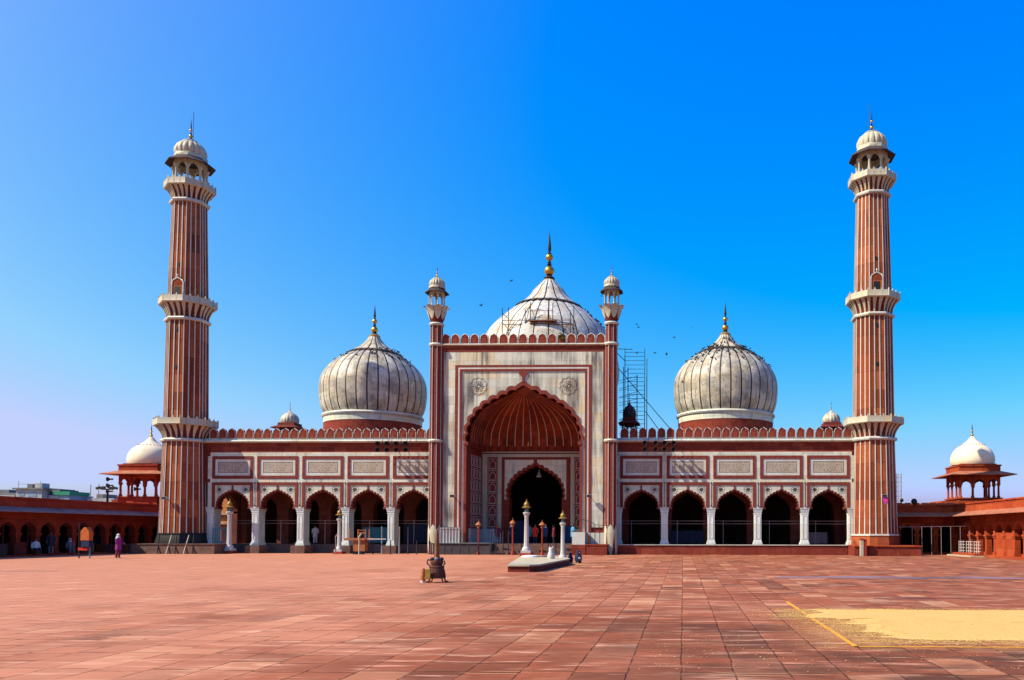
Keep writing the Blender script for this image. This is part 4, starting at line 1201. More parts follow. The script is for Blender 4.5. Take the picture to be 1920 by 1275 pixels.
# ================================================================== RAILS, FRAMES, BOLLARDS, SCREENS
def rail_frame(name, label, cat, loc, posts, rails, mat, r=.03, rotz=0, group=None):
    root = thing(name, label, cat, loc, rotz, group)
    for p0, p1 in posts:
        m_ = MB(mat); m_.tube((0, 0, 0), Vector(p1)-Vector(p0), r); m_.build('post', root, p0)
    for p0, p1 in rails:
        m_ = MB(mat); m_.tube((0, 0, 0), Vector(p1)-Vector(p0), r*.85); m_.build('rail', root, p0)
    return root
rail_frame('pipe_frame', 'long grey pipe awning frame just inside the right wing arches', 'pipe frame', (8.2, 71.2, FL), [((k*4.03+1.0, 0, 0), (k*4.03+1.0, 0, 2.15)) for k in range(5)], [((0, 0, 2.1), (20, 0, 2.1)), ((0, 0, 1.85), (20, 0, 1.85))], 'pipe', .025)
rail_frame('pipe_frame', 'long grey pipe awning frame just inside the left wing arches', 'pipe frame', (-27.5, 71.6, FL), [((k*4.01+1.2, 0, 0), (k*4.01+1.2, 0, 2.15)) for k in range(5)], [((0, 0, 2.1), (19.5, 0, 2.1)), ((0, 0, 1.85), (19.5, 0, 1.85))], 'pipe', .025)
rail_frame('pipe_frame', 'pipe rail on thin posts along the shaded left cloister', 'pipe frame', (-34.9, 50, 0), [((0, 2.2*k, 0), (0, 2.2*k, 2.62)) for k in range(12)], [((0, 0, 2.6), (0, 24.3, 2.6)), ((0, 0, 2.38), (0, 24.3, 2.38))], 'dark_red', .022)
rail_frame('awning_frame', 'white pipe awning frame with many posts left of the sunlit cloister', 'pipe frame', (33.2, 69.4, 0), [((.85*k, .12*k, 0), (.85*k-.02, .12*k, 2.42+.0*k)) for k in range(7)], [((-2.2, -.3, 2.36), (5.15, .75, 2.46))], 'pipe', .026)
for k in range(3):
    rail_frame('steel_barrier', 'white steel crowd barrier before the open colonnade of the sunlit cloister', 'barrier', (36.75, 68.3-1.75*k, .28), [((0, -.25*j, 0), (0, -.25*j, .95)) for j in range(0, 6, 2)], [((0, 0, z), (0, -1.4, z)) for z in (.15, .4, .65, .9)], 'white_paint', .025, 0, 'white steel barriers by the sunlit cloister')
s = MB('cloister', 'cream'); s.box(35.9, 37.0, 63.2, 68.8, -.04, .10, 1); s.box(36.3, 37.05, 63.6, 68.6, .1, .28, 0)
tag(s.build('stone_step'), 'low pale stone step before the open colonnade of the sunlit cloister', 'step')
# iwan plinth railings
rail_frame('bollard_rail', 'low white rail on dark posts in front of the left iwan plinth', 'railing', (-7.2, 66.95, 0), [((x, 0, 0), (x, 0, .92)) for x in (0, .55, 1.1, 1.7, 2.4, 3.1, 3.9, 4.9)], [((-.1, 0, .93), (5.0, 0, .93))], 'dark_cloth', .05)
rl = rail_frame('slat_fence', 'white slatted fence against the marble frame left of the great arch', 'fence', (-7.0, 68.1, .97), [((x, 0, 0), (x, 0, 1.35)) for x in [.0+.26*k for k in range(8)]], [((-.1, 0, 1.2), (2.0, 0, 1.2))], 'pipe', .03)
s = MB('white_paint')
for k in range(7): s.box(.05+.26*k, .22+.26*k, .03, .06, .02, 1.3, 0)
s.build('slat', rl)
st_r = rail_frame('stair_railing', 'dark iron stair railing on the stone block right of the great arch', 'railing', (5.7, 66.95, .9), [((0, 0, 0), (0, 0, 1.95)), ((.35, 0, 0), (.35, 0, 1.75)), ((.75, 0, 0), (.75, 0, 1.6)), ((1.15, 0, 0), (1.15, 0, 1.5)), ((1.7, 0, 0), (1.75, 0, 1.5))], [((-.3, 0, 2.05), (.4, 0, 1.85)), ((.4, 0, 1.85), (.8, 0, 1.6)), ((.8, 0, 1.6), (1.8, 0, 1.55))], 'iron', .03)
m_ = MB('orange_cloth'); m_.box(0, .14, 0, .3, 0, .75, 0); tag(m_.build('folded_cloth', None, (5.85, 67.3, .905)), 'orange bundle leaning behind the iron stair railing', 'cloth')
# blue cloth screens inside the hall
for x, y, w_, h_, mt, lb in ((-11.6, 73.2, 2.2, 1.7, 'navy_cloth', 'dark blue cloth screen inside the hall behind the brown handcart'), (-15.6, 73.4, 2.6, 1.4, 'teal_cloth', 'teal cloth screen inside the middle left arch'),
                           (-1.75, 72.9, 1.2, 2.0, 'navy_cloth', 'dark blue cloth screen in the portal left of the white lamp pillar'), (2.9, 73.5, .7, 1.55, 'blue_cloth', 'bright blue cloth screen in the portal behind the lamp pillar'), (12.6, 73.4, 3.0, 1.15, 'navy_cloth', 'blue cloth screen inside the second right arch'), (24.8, 73.6, 2.0, 1.0, 'grey_cloth', 'grey screen low inside the last right arch')):
    a = MB(mt, 'iron')
    n_ = 14; rows = [[(x+w_*k/n_, y+.05*math.sin(k*1.9), z) for k in range(n_+1)] for z in (FL+.12, FL+.12+h_)]
    a.quadgrid(rows, 0, True); a.quadgrid([[(p_[0], p_[1]+.012, p_[2]) for p_ in r_] for r_ in rows], 0, True); a.tube((x, y, FL+.1), (x, y, FL+.2+h_), .03, 6, 1); a.tube((x+w_, y, FL+.1), (x+w_, y, FL+.2+h_), .03, 6, 1)
    tag(a.build('cloth_screen'), lb, 'screen')
# blue barrier beside the left minaret
rail_frame('blue_grille', 'pale blue metal grille between the dark minaret base and the first hall arch', 'grille', (-27.3, 69.6, .86), [((.2*k, 0, 0), (.2*k, 0, 1.45)) for k in range(7)], [((0, 0, 1.3), (1.25, 0, 1.3)), ((0, 0, .05), (1.25, 0, .05))], 'teal_cloth', .035)
# left low wall and bollards
w = MB('cloister'); w.box(-37.0, -33.1, 68.6, 69.0, -.04, .78, 0)
tag(w.build('low_stone_wall'), 'low sandstone wall between the shaded cloister and the dark minaret base', 'wall')
for k in range(9): post(-35.9+.42*k+.05*(k % 2), 68.2, .80, .075, 'dark_cloth', 'dark bollard standing before the low sandstone wall', 'dark bollards before the low wall')
for k in range(5):
    m_ = MB('cream' if k % 2 else 'iron'); m_.tube((0, 0, 0), (.25*(1 if k % 2 else -.3), .35, 1.6), .045)
    tag(m_.build('leaning_pole', None, (-30.6+.75*k, 67.15, 0)), 'thin pole leaning on the plinth of the dark based minaret', 'pole', 'poles leaning at the left minaret plinth')
for k in range(7): post(-12.5+.75*k if k < 6 else -7.7, 67.9, 2.35 if k in (1, 3, 4) else 1.15, .05, 'steel' if k in (1, 3) else 'dark_cloth', 'tall thin barrier pole at the right end of the left wing' if k in (1, 3, 4) else 'short dark barrier pole at the right end of the left wing', 'barrier poles at the left wing end, ' + ('tall' if k in (1, 3, 4) else 'short'), 'barrier_pole')

for k, (x, h_) in enumerate(((-2.2, 2.1), (-1.75, 2.1), (-1.2, 2.0), (-.75, 2.0), (.35, 1.0), (2.6, 1.0), (3.2, 1.0), (3.8, 1.9))):
    post(x, 66.9, h_, .045, 'dark_cloth' if h_ > 1.5 else 'iron', 'tall dark pole before the portal steps' if h_ > 1.5 else 'short black post before the portal steps', 'dark poles before the portal steps' if h_ > 1.5 else 'short posts before the portal steps', 'barrier_pole')
# ================================================================== COURTYARD OBJECTS
pl = thing('stone_platform', 'long low stone platform with a pale top in the middle of the courtyard', 'platform', (6, 40, 0))
T = [(5.60, 37.5), (6.62, 37.45), (6.98, 37.9), (7.22, 46.5), (6.2, 50.5), (3.6, 50.5)]
m_ = MB('dark_red', 'cream')
def flat(mb, P, z0, z1, mi, g_=0):
    cx_ = sum(p[0] for p in P)/len(P); cy_ = sum(p[1] for p in P)/len(P)
    Q = [((x-cx_)*(1+g_)+cx_, (y-cy_)*(1+g_)+cy_) for x, y in P]
    a_ = [mb.bm.verts.new((x, y, z0)) for x, y in Q]; b_ = [mb.bm.verts.new((x, y, z1)) for x, y in Q]
    mb.bm.faces.new(a_).material_index = mi; mb.bm.faces.new(b_).material_index = mi
    for i in range(len(Q)): mb.bm.faces.new((a_[i], a_[(i+1) % len(Q)], b_[(i+1) % len(Q)], b_[i])).material_index = mi
flat(m_, T, -.03, .27, 0); m_.build('base', pl, world=True)
m_ = MB('cream'); flat(m_, T, .272, .35, 0, .012); m_.build('slab', pl, world=True)
m_ = MB('white_cloth'); m_.lathe([(.55, 0), (.5, .08), (.25, .12), (.0, .13)], 12); tag(m_.build('white_sack', None, (4.4, 49.2, .352)), 'flat white sack lying at the far end of the stone platform', 'sack')
m_ = MB('grey_cloth'); m_.box(-.3, .3, -.1, .1, 0, .06, 0); m_.box(-.05, .3, -.12, .12, .06, .10, 0); tag(m_.build('folded_mat', None, (5.2, 49.4, .352)), 'small grey folded mat on the far part of the stone platform', 'mat')
def penguin(loc, rz, label, mats, h=.75, kind='litter_bin'):
    body, belly = mats
    root = thing(kind, label, 'litter bin', loc, rz, 'animal shaped litter bins')
    a = MB(body); s = h/.75
    a.lathe([(.13*s, 0), (.17*s, .06*s), (.20*s, .22*s), (.18*s, .40*s), (.13*s, .50*s), (.125*s, .56*s), (.14*s, .63*s), (.10*s, .72*s), (0, .75*s)], 14)
    for sx in (-1, 1): a.ball((sx*.20*s, 0, .30*s), .06*s, 0, .5, .8, 2.6)
    a.build('body', root)
    b = MB(belly); b.ball((0, -.12*s, .26*s), .13*s, 0, .9, .6, 1.5); b.build('belly', root)
    c = MB('brass'); c.tube((0, -.12*s, .62*s), (0, -.22*s, .60*s), .035*s, 8, 0, .005); c.ball((-.08*s, -.1*s, .02*s), .06*s, 0, 1, 1.5, .5); c.ball((.08*s, -.1*s, .02*s), .06*s, 0, 1, 1.5, .5); c.build('beak_and_feet', root)
penguin((7.42, 48.9, 0), .6, 'black and white penguin shaped bin standing apart to the right of the lamp pillar', ('navy_cloth', 'white_cloth'), .78)
penguin((6.85, 49.5, 0), -.5, 'black and white penguin shaped bin close against the lamp pillar', ('navy_cloth', 'white_cloth'), .62)
wb = thing('white_statue', 'small white stone cat shaped figure at the far right corner of the platform', 'figure', (6.2, 46.2, .352))
a = MB('white_paint'); a.lathe([(.20, 0), (.22, .1), (.19, .3), (.13, .42), (.15, .52), (.12, .62), (0, .66)], 12); a.build('body', wb)
a = MB('white_paint')
for sx in (-1, 1): a.tube((sx*.09, 0, .58), (sx*.11, 0, .72), .05, 6, 0, .01)
a.build('ear', wb)
# vendor's kit: dark basket on legs with bags and a folded brown parasol
vc = thing('vendor_basket', 'dark woven vendor basket on short legs with bags, standing alone in the courtyard', 'basket', (4.72, 29.5, 0))
a = MB('wicker', 'brass', 'iron')
PB = [(.27, .15), (.32, .17), (.315, .26), (.285, .42), (.25, .54), (.27, .56), (.27, .59), (.20, .61), (.19, .68), (.23, .74), (.22, .80), (.12, .84)]
rows = [[((r+.010*(k % 2))*math.cos(2*PI*k/28), (r*.85+.010*(k % 2))*math.sin(2*PI*k/28), z) for k in range(28)] for r, z in PB]
V = a.quadgrid(rows, 0, True, True); a.bm.faces.new(V[0]); a.bm.faces.new(V[-1])
for z in (.22, .28, .34, .40, .46): 
    r = rprof(PB, z); a.poly_tube([(r*1.03*math.cos(2*PI*k/20), r*.88*math.sin(2*PI*k/20), z) for k in range(21)], .010, 4)
for z, r in ((.55, .262), (.70, .245)): a.poly_tube([(r*math.cos(2*PI*k/20), r*.86*math.sin(2*PI*k/20), z) for k in range(21)], .014, 4, 2)
a.box(-.30, -.20, -.22, -.14, .2, .42, 1)
a.build('basket', vc)
for x, y in ((-.22, -.15), (.25, -.15), (-.22, .18), (.25, .18)):
    b = MB('wood'); b.tube((0, 0, 0), (-x*.3, 0, .22), .03); b.ball((.03 if x > 0 else -.02, -.03, .03), .05, 0, 1.6, 1, .6); b.build('leg', vc, (x*1.15, y, 0))
b = MB('iron'); b.poly_tube([(-.24, 0, .6), (-.36, 0, .70), (-.33, 0, .84), (-.22, 0, .80)], .025); b.poly_tube([(.24, 0, .62), (.31, 0, .70), (.26, 0, .80)], .025); b.build('handle', vc)
for k, (x, y, z, r, mt) in enumerate(((-.14, -.08, .86, .085, 'dark_cloth'), (.03, -.12, .86, .08, 'grey_cloth'), (.17, .0, .86, .085, 'dark_cloth'), (0, .1, .87, .10, 'wicker'))):
    b = MB(mt); b.ball((0, 0, 0), r, 0, 1.1, 1, .8); tag(b.build('bundle', None, (4.72+x, 29.5+y, z)), ('grey' if mt == 'grey_cloth' else 'brown woven' if mt == 'wicker' else 'black') + ' bundle on the vendor basket, ' + ('left side' if x < -.1 else 'right side' if x > .15 else 'middle'), 'bundle')
b = MB('orange_wood', 'white_cloth'); b.lathe([(.09, .08), (.10, .12), (.085, .48), (.05, .52)], 10, (0, 0, 0), 0); b.lathe([(.085, 0), (.095, .08), (.05, .085)], 10, (0, 0, 0), 1)
tag(b.build('water_jar', None, (4.28, 29.3, 0)), 'orange and white jar on the ground left of the vendor basket', 'jar')
b = MB('brass', 'cyan_cloth'); b.box(-.10, .10, -.04, .04, 0, .36, 0); tag(b.build('yellow_bag', None, (4.5, 29.15, .14)), 'small yellow bag hanging on the left side of the vendor basket', 'bag')
pr_ = thing('folded_parasol', 'closed brown parasol rising from the vendor basket', 'parasol', (4.72, 29.5, .80))
b = MB('wood'); b.tube((0, 0, 0), (0, 0, 1.14), .022, 8); b.build('pole', pr_)
b = MB('wood'); b.lathe([(.09, .0), (.11, .10), (.085, .35), (.095, .55), (.065, .95), (.03, 1.10)], 12, (0, 0, 0), 0, True, 0, 6, .3); b.build('canopy', pr_)

# wooden cart and stretcher in front of the left wing
ct = thing('handcart', 'orange wooden handcart with upright stakes in front of the left wing', 'cart', (-13.6, 68.0, 0))
b = MB('orange_wood'); b.box(-1.25, 1.15, -.35, .45, 1.18, 1.36, 0); b.box(-.55, .45, -.2, .45, .25, 1.18, 0); b.build('tray', ct)
for x in (-1.05, -.35, .30, .62):
    q = MB('orange_wood'); q.box(-.04, .04, -.04, .04, 0, .75, 0); q.build('stake', ct, (x, .3, 1.36))
q = MB('orange_wood'); q.box(-.35, .3, .27, .33, 1.75, 1.86, 0); q.box(-.35, .3, .27, .33, 2.0, 2.06, 0); q.build('cross_rail', ct)
q = MB('white_paint'); q.box(.75, 2.3, -.38, -.30, 1.25, 1.33, 0); q.build('white_shaft', ct)
for x in (-1.9, .1):
    q = MB('cream' if x > 0 else 'pipe'); q.poly_tube([(0, 0, 0), (.02, 0, 1.0), (-.02, 0, 1.45), (.16, 0, 1.72)], .07 if x > 0 else .05, 8); q.build('leg', ct, (x, -.55, 0))
q = MB('dark_cloth'); q.box(-.35, -.08, -.75, -.35, 0, .12, 0); q.box(.22, .48, -.75, -.35, 0, .12, 0); q.build('foot', ct)

# orange notice box, left
nb = thing('notice_box', 'orange box on blue legs standing in front of the shaded cloister', 'box', (-28.0, 55.6, 0))
a = MB('orange_cloth'); a.box(-.32, .28, -.2, .2, 1.25, 1.9, 0); a.prism([(-.32, 1.905), (-.1, 2.15), (.05, 2.18), (.28, 1.905)], -.2, .2, 0); a.build('panel', nb)
a = MB('navy_cloth'); a.box(-.30, .28, -.18, .18, .80, 1.24, 0); a.build('lower_box', nb)
a = MB('red_cloth'); a.box(-.55, .12, -.12, .12, .55, .74, 0); a.build('red_bar', nb)
for x in (-.55, .22):
    a = MB('teal_cloth' if x > 0 else 'iron'); a.tube((0, 0, 0), (0, 0, 1.2 if x > 0 else 2.5), .045); a.build('leg', nb, (x, 0, 0))

# ================================================================== PEOPLE
def person(loc, rz, label, top, bottom, head=None, h=1.68, robe=False, sit=False, arm=0.):
    root = thing('person', label, 'person', loc, rz)
    s = h/1.7
    V = [(0,0,.95), (0,0,1.12), (0,.0,1.38), (0,-.01,1.50), (0,-.02,1.60), (0,-.02,1.72),
         (.20,0,1.42), (.26,-.02,1.15), (.27,-.12-arm,.93+arm), (.27,-.17-arm,.84+arm),
         (-.20,0,1.42), (-.26,.02,1.15), (-.26,-.05,.92), (-.26,-.08,.83),
         (.10,0,.90), (.11,-.03,.50), (.11,.02,.09), (.12,-.12,.03),
         (-.10,0,.90), (-.11,.02,.50), (-.11,.10,.09), (-.12,-.03,.03)]
    Ed = [(0,1),(1,2),(2,3),(3,4),(4,5),(2,6),(6,7),(7,8),(8,9),(2,10),(10,11),(11,12),(12,13),(0,14),(14,15),(15,16),(16,17),(0,18),(18,19),(19,20),(20,21)]
    rad = [.14,.13,.14,.055,.085,.06,.062,.05,.038,.035,.062,.05,.038,.035,.095,.06,.042,.035,.095,.06,.042,.035]
    if sit:
        for i, p in ((14,(.10,0,.42)),(15,(.13,-.42,.42)),(16,(.13,-.44,.06)),(17,(.13,-.56,.03)),(18,(-.10,0,.42)),(19,(-.13,-.42,.42)),(20,(-.13,-.44,.06)),(21,(-.13,-.56,.03))): V[i] = p
        for i in range(14): V[i] = (V[i][0], V[i][1], V[i][2]-.48)
    me = bpy.data.meshes.new('body'); me.from_pydata([Vector(v)*s for v in V], Ed, [])
    me.materials.append(M['skin'])
    o = bpy.data.objects.new('body', me); COL.objects.link(o); o.parent = root
    md = o.modifiers.new('skin', 'SKIN')
    for sv, r in zip(me.skin_vertices[0].data, rad): sv.radius = (r*s, r*s*.9)
    me.skin_vertices[0].data[0].use_root = True
    o.modifiers.new('sub', 'SUBSURF').levels = 1
    dz = -.48 if sit else 0
    t = MB(top)
    zb = .62 if not robe else .30
    rows = [[(rx*s*math.cos(2*PI*k/16), ry*s*math.sin(2*PI*k/16)-.0, (z+(dz if not sit else dz))*s) for k in range(16)] for rx, ry, z in (((.24, .19, zb if not sit else .84), (.21, .17, .95), (.185, .15, 1.12), (.215, .155, 1.36), (.17, .12, 1.47), (.075, .07, 1.515)))]
    t.quadgrid(rows, 0, True, True)
    for sx, ii in ((1, (6, 7, 8)), (-1, (10, 11, 12))):
        P = [Vector(V[i])*s for i in ii]
        t.tube(P[0], P[1], .082*s, 8, 0, .07*s); t.tube(P[1], P[1]+(P[2]-P[1])*.7, .07*s, 8, 0, .058*s)
    t.build('tunic', root)
    b = MB(bottom)
    for ii in ((14, 15, 16), (18, 19, 20)):
        P = [Vector(V[i])*s for i in ii]
        b.tube(P[0], P[1], .12*s, 10, 0, .085*s); b.tube(P[1], P[2], .085*s, 10, 0, .07*s)
    b.build('trousers', root)
    hd = MB(head or 'hair'); hd.ball((0, .012*s, (1.665+dz)*s), .112*s, 0, .92, 1.0, .95)
    if head:
        hd.lathe([(.16*s, (1.40+dz)*s), (.13*s, (1.52+dz)*s), (.10*s, (1.60+dz)*s)], 12, (0, .03*s, 0), 0)
    hd.build('headscarf' if head else 'hair', root)
    fc = MB('skin'); fc.ball((0, -.045*s, (1.63+dz)*s), .082*s, 0, .85, .9, 1.15); fc.tube((0, -.11*s, (1.645+dz)*s), (0, -.14*s, (1.62+dz)*s), .014*s, 6, 0, .012*s); fc.build('face', root)
    return root
person((-25.6, 55.4, 0), 1.75, 'person in purple tunic, maroon trousers and white headscarf walking before the shaded cloister', 'magenta_cloth', 'maroon_cloth', 'white_cloth', 1.66, False, False, .15)
person((.75, 70.9, .9), .2, 'person in a red top standing inside the portal doorway', 'red_cloth', 'navy_cloth', None, 1.62, False, False, .1)
person((1.45, 72.0, .9), -.4, 'person in dark blue clothes with a white cap inside the portal', 'blue_cloth', 'navy_cloth', 'white_cloth', 1.6)
person((4.0, 71.4, .9), -.9, 'person in a pale cyan shirt at the right side of the portal', 'cyan_cloth', 'blue_cloth', None, 1.66, False, False, .2)
person((-2.6, 71.0, .9), .5, 'person in an orange tunic at the left side of the portal', 'maroon_cloth', 'grey_cloth', 'orange_cloth', 1.6)
person((-35.6, 60.4, .12), 1.2, 'person in a white shirt sitting in front of the shaded cloister arches', 'white_cloth', 'dark_cloth', None, 1.66, False, True)
person((-35.7, 64.0, .12), 1.0, 'person in grey clothes and white headscarf sitting in the shaded cloister', 'grey_cloth', 'grey_cloth', 'white_cloth', 1.62, False, True)
person((-35.6, 61.9, .12), .7, 'person in dark clothes standing in the shaded cloister', 'dark_cloth', 'grey_cloth', None, 1.68)
person((.1, 71.6, .9), 2.4, 'person in a teal tunic with back turned inside the portal doorway', 'teal_cloth', 'navy_cloth', None, 1.68)
person((2.3, 71.3, .9), -1.2, 'person in maroon clothes standing right of the middle lamp post in the portal', 'maroon_cloth', 'dark_cloth', None, 1.6)
person((-1.3, 70.6, .9), 1.0, 'person in navy clothes with a white cap left of the portal steps', 'navy_cloth', 'navy_cloth', 'white_cloth', 1.65)
person((-20.4, 74.3, .8), .3, 'person in white clothes inside the second arch of the left wing', 'white_cloth', 'white_cloth', None, 1.66)
person((14.6, 73.9, .8), -.2, 'person in yellowish clothes sitting inside the second arch of the right wing', 'cream_cloth', 'grey_cloth', 'white_cloth', 1.6, False, True)
# storage boxes in the left cloister
for k, (y, w_, h_, mt) in enumerate(((59.0, 1.1, .9, 'dark_red'), (66.2, .7, .75, 'wood'), (57.2, 1.3, .8, 'dark_eave'))):
    a = MB(mt, 'iron'); a.box(-.3, .3, -w_/2, w_/2, .0, h_, 0); a.box(-.33, .33, -w_/2-.03, w_/2+.03, h_, h_+.05, 0); a.box(.30, .33, -.05, .05, h_*.6, h_*.75, 1)
    tag(a.build('storage_chest', None, (-35.9, y, .12)), ('dark red', 'small brown', 'long black')[k]+' chest standing in front of the shaded cloister arches', 'chest')

# ================================================================== GROUND DETAILS
# grain: a raked, ragged low sheet, thicker in its middle
def sheet(name, mat, outline, label, kind, z=.006, hump=.0):
    m_ = MB(mat)
    n = len(outline); cx_ = sum(p[0] for p in outline)/n; cy_ = sum(p[1] for p in outline)/n
    ks = (1, .97, .85, .6, .3)
    rows = [[(cx_+(x-cx_)*k_, cy_+(y-cy_)*k_, z+hump*min(1, (1-k_)*4)) for x, y in outline] for k_ in ks]
    V = m_.quadgrid(rows, 0, True, True); m_.bm.faces.new(V[-1])
    return tag(m_.build(name), label, None, None, kind)
rg = random.Random(5)
def hash1(k): return random.Random(k*7919+13).random()
def vn(x, sd):
    k = math.floor(x); f_ = x-k; f_ = f_*f_*(3-2*f_)
    return hash1(k+sd*1000)*(1-f_)+hash1(k+1+sd*1000)*f_
gm = MB('grain')
NX, NY = 150, 110
def gx0(y):
    t = (y-13.6)/5.9
    return 17.25-.72*t + .8*(1-t)**3 + .75*(vn(y*2.3, 1)-.5) + .55*(vn(y*7.1, 2)-.5) + .25*(vn(y*21, 3)-.5) + (.45 if 16.6 < y < 17.3 else 0)
def gy0(x): return 13.72+.22*vn(x*1.7, 4)+.12*vn(x*6, 5)
def gy1(x): return 19.30+.30*vn(x*1.2, 6)+.12*vn(x*5, 7)
rows = []
for a_ in range(NY+1):
    t = a_/NY; row = []
    for b_ in range(NX+1):
        u_ = (b_/NX)**1.6; xx = 17+10*u_
        y = gy0(xx)+(gy1(xx)-gy0(xx))*t
        x = gx0(y)+(27-gx0(y))*u_
        e_ = min(t, 1-t)*5.5; e_ = min(e_, (x-gx0(y)))
        row.append((x, y, .006+.020*min(1, e_*2.5)+.008*(vn(x*3, 8)*vn(y*3, 9))*min(1, e_*2)))
    rows.append(row)
gm.quadgrid(rows, 0, True)
tag(gm.build('grain'), 'patch of yellow grain spread on the paving at the right', None, None, 'stuff')
gs = MB('grain')
for k in range(11000):
    side = rg.random()
    if side < .34: x = 16.6+9.5*rg.random(); y = gy0(x)-abs(rg.gauss(0, .28))
    elif side < .85: y = 13.5+6*rg.random(); x = gx0(y)-abs(rg.gauss(0, .45))
    elif side < .95: x = 17+9*rg.random(); y = gy1(x)+abs(rg.gauss(0, .25))
    else: x = 13+9*rg.random(); y = 10.6+4*rg.random()
    a_ = rg.random()*2*PI; r_ = .004+.008*rg.random()
    gs.face([(x+r_*math.cos(a_+j*2*PI/5)*1.5, y+r_*math.sin(a_+j*2*PI/5), .011+.005*(j % 2)) for j in range(5)])
tag(gs.build('loose_grain'), 'loose grains scattered round the yellow feeding patch', None, None, 'stuff')
m_ = MB('yellow')
def strip(mb, a_, b_, w_, z=.005, seg=30):
    a_, b_ = Vector(a_), Vector(b_); d = (b_-a_); nrm = Vector((-d.y, d.x)).normalized()
    rows = []
    for k in range(seg+1):
        c = a_+d*k/seg; e1, e2 = w_/2*(1+.18*(rg.random()-.5)), w_/2*(1+.18*(rg.random()-.5))
        rows.append([(c.x+nrm.x*e1, c.y+nrm.y*e1, z), (c.x-nrm.x*e2, c.y-nrm.y*e2, z)])
    mb.quadgrid(rows, 0)
strip(m_, (16.52, 13.10), (16.50, 21.7), .085); strip(m_, (16.48, 13.14), (27, 13.18), .075)
tag(m_.build('yellow_line'), 'yellow painted corner line round the grain patch', None, None, 'structure')
# faded blue carpet strips
ol = [(17.5+k*.62, 32.9+.3*rg.random()+.25*math.sin(k*.7)) for k in range(31)] + [(36.1-k*.62, 34.1+.5*rg.random()+.3*math.sin(k*.8)) for k in range(31)]
sheet('carpet_strip', 'carpet', ol, 'long strip of faded blue carpet on the paving at the right', 'structure', .006, .006)
for k, (x, y, w_, d_) in enumerate(((22.2, 53.9, 1.5, .28), (20.3, 23.0, 2.4, .22), (-17.5, 37, 4.2, .35), (-13, 27.5, 1.1, .3))):
    a = MB('dark_cloth'); ol = [(x+w_*(t/8-.5), y+d_*(.3*rg.random()-.5)) for t in range(9)] + [(x+w_*(.5-t/8), y+d_*(.5-.3*rg.random())) for t in range(9)]
    sheet('dark_patch', 'dark_cloth', ol, 'thin dark patch on the paving', 'structure', .005)  # thin near-black strips laid flat on the slabs

# plant on the parapet
pt = thing('parapet_plant', 'small green wild plant growing from the central parapet', 'plant', (3.35, 68.3, 18.25))
a = MB('leaf')
for k in range(70):
    c = Vector((rg.gauss(0, .16), rg.gauss(0, .10), abs(rg.gauss(.25, .2)))); a_ = Vector((rg.gauss(0, 1), rg.gauss(0, 1), rg.gauss(0, 1))).normalized()*.09; b_ = a_.orthogonal().normalized()*.045
    a.face([c-a_, c+b_, c+a_, c-b_])
a.build('leaves', pt)
a = MB('wood'); a.tube((0, 0, -.1), (.05, 0, .4), .012); a.build('stem', pt)

# ================================================================== CITY BEHIND
def city(loc, label, parts):
    root = thing('city_building', label, 'building', loc)
    for nm, mt, bx in parts:
        a = MB(mt); a.box(*bx, 0); a.build(nm, root)
    return root
city((-86.5, 120, 0), 'white rooftop building with a railed water tank beyond the left cloister', [('wall', 'city_white', (-1.0, 3.0, 0, 6, 0, 8.3)), ('cornice', 'city_grey', (-1.4, 3.4, -.3, 6.2, 8.31, 8.55)), ('tank', 'city_grey', (.3, 1.1, .5, 2, 8.56, 9.15)), ('tank', 'city_white', (1.5, 2.6, .5, 2, 8.56, 9.3)),
      ('railing', 'steel', (-.6, 2.9, -.1, -.06, 9.10, 9.16)), ('railing', 'steel', (-.6, -.55, -.1, -.05, 8.55, 9.6)), ('railing', 'steel', (2.85, 2.9, -.1, -.05, 8.55, 9.6)), ('window', 'city_blue', (.9, 2.2, -.04, 0, 7.2, 7.9)), ('window', 'city_blue', (-.5, .3, -.04, 0, 7.3, 7.9))])
city((-82.2, 121, 0), 'low building with a bright green sheet roof shed beyond the left cloister', [('wall', 'city_blue', (-1.3, 2.2, 0, 5, 0, 7.5)), ('shed', 'green_sheet', (-.3, 2.4, -.2, 4, 7.51, 8.05)), ('roof', 'city_grey', (-1.5, .6, .1, 4, 8.06, 8.35)), ('window', 'city_white', (-.8, .4, -.04, 0, 7.0, 7.4))])
city((-92.5, 122, 0), 'grey flat roofed buildings at the left edge beyond the cloister', [('wall', 'city_grey', (-6, 4.4, 0, 6, 0, 7.9)), ('roof', 'city_grey', (-4, 2.0, .2, 6, 7.91, 8.4)), ('wall', 'city_white', (-3, 3.5, -.5, -.1, 0, 7.5))])
city((-77.8, 124, 0), 'small flat roofed building with thin antennas beyond the left cloister', [('wall', 'city_white', (-1.6, 2.6, 0, 5, 0, 7.15)), ('roof', 'city_grey', (-.4, 1.0, .3, 3, 7.16, 7.8)), ('antenna', 'pipe', (-1.2, -1.12, 0, .08, 7.1, 9.3)), ('antenna', 'pipe', (.1, .17, 0, .07, 7.1, 9.4))])

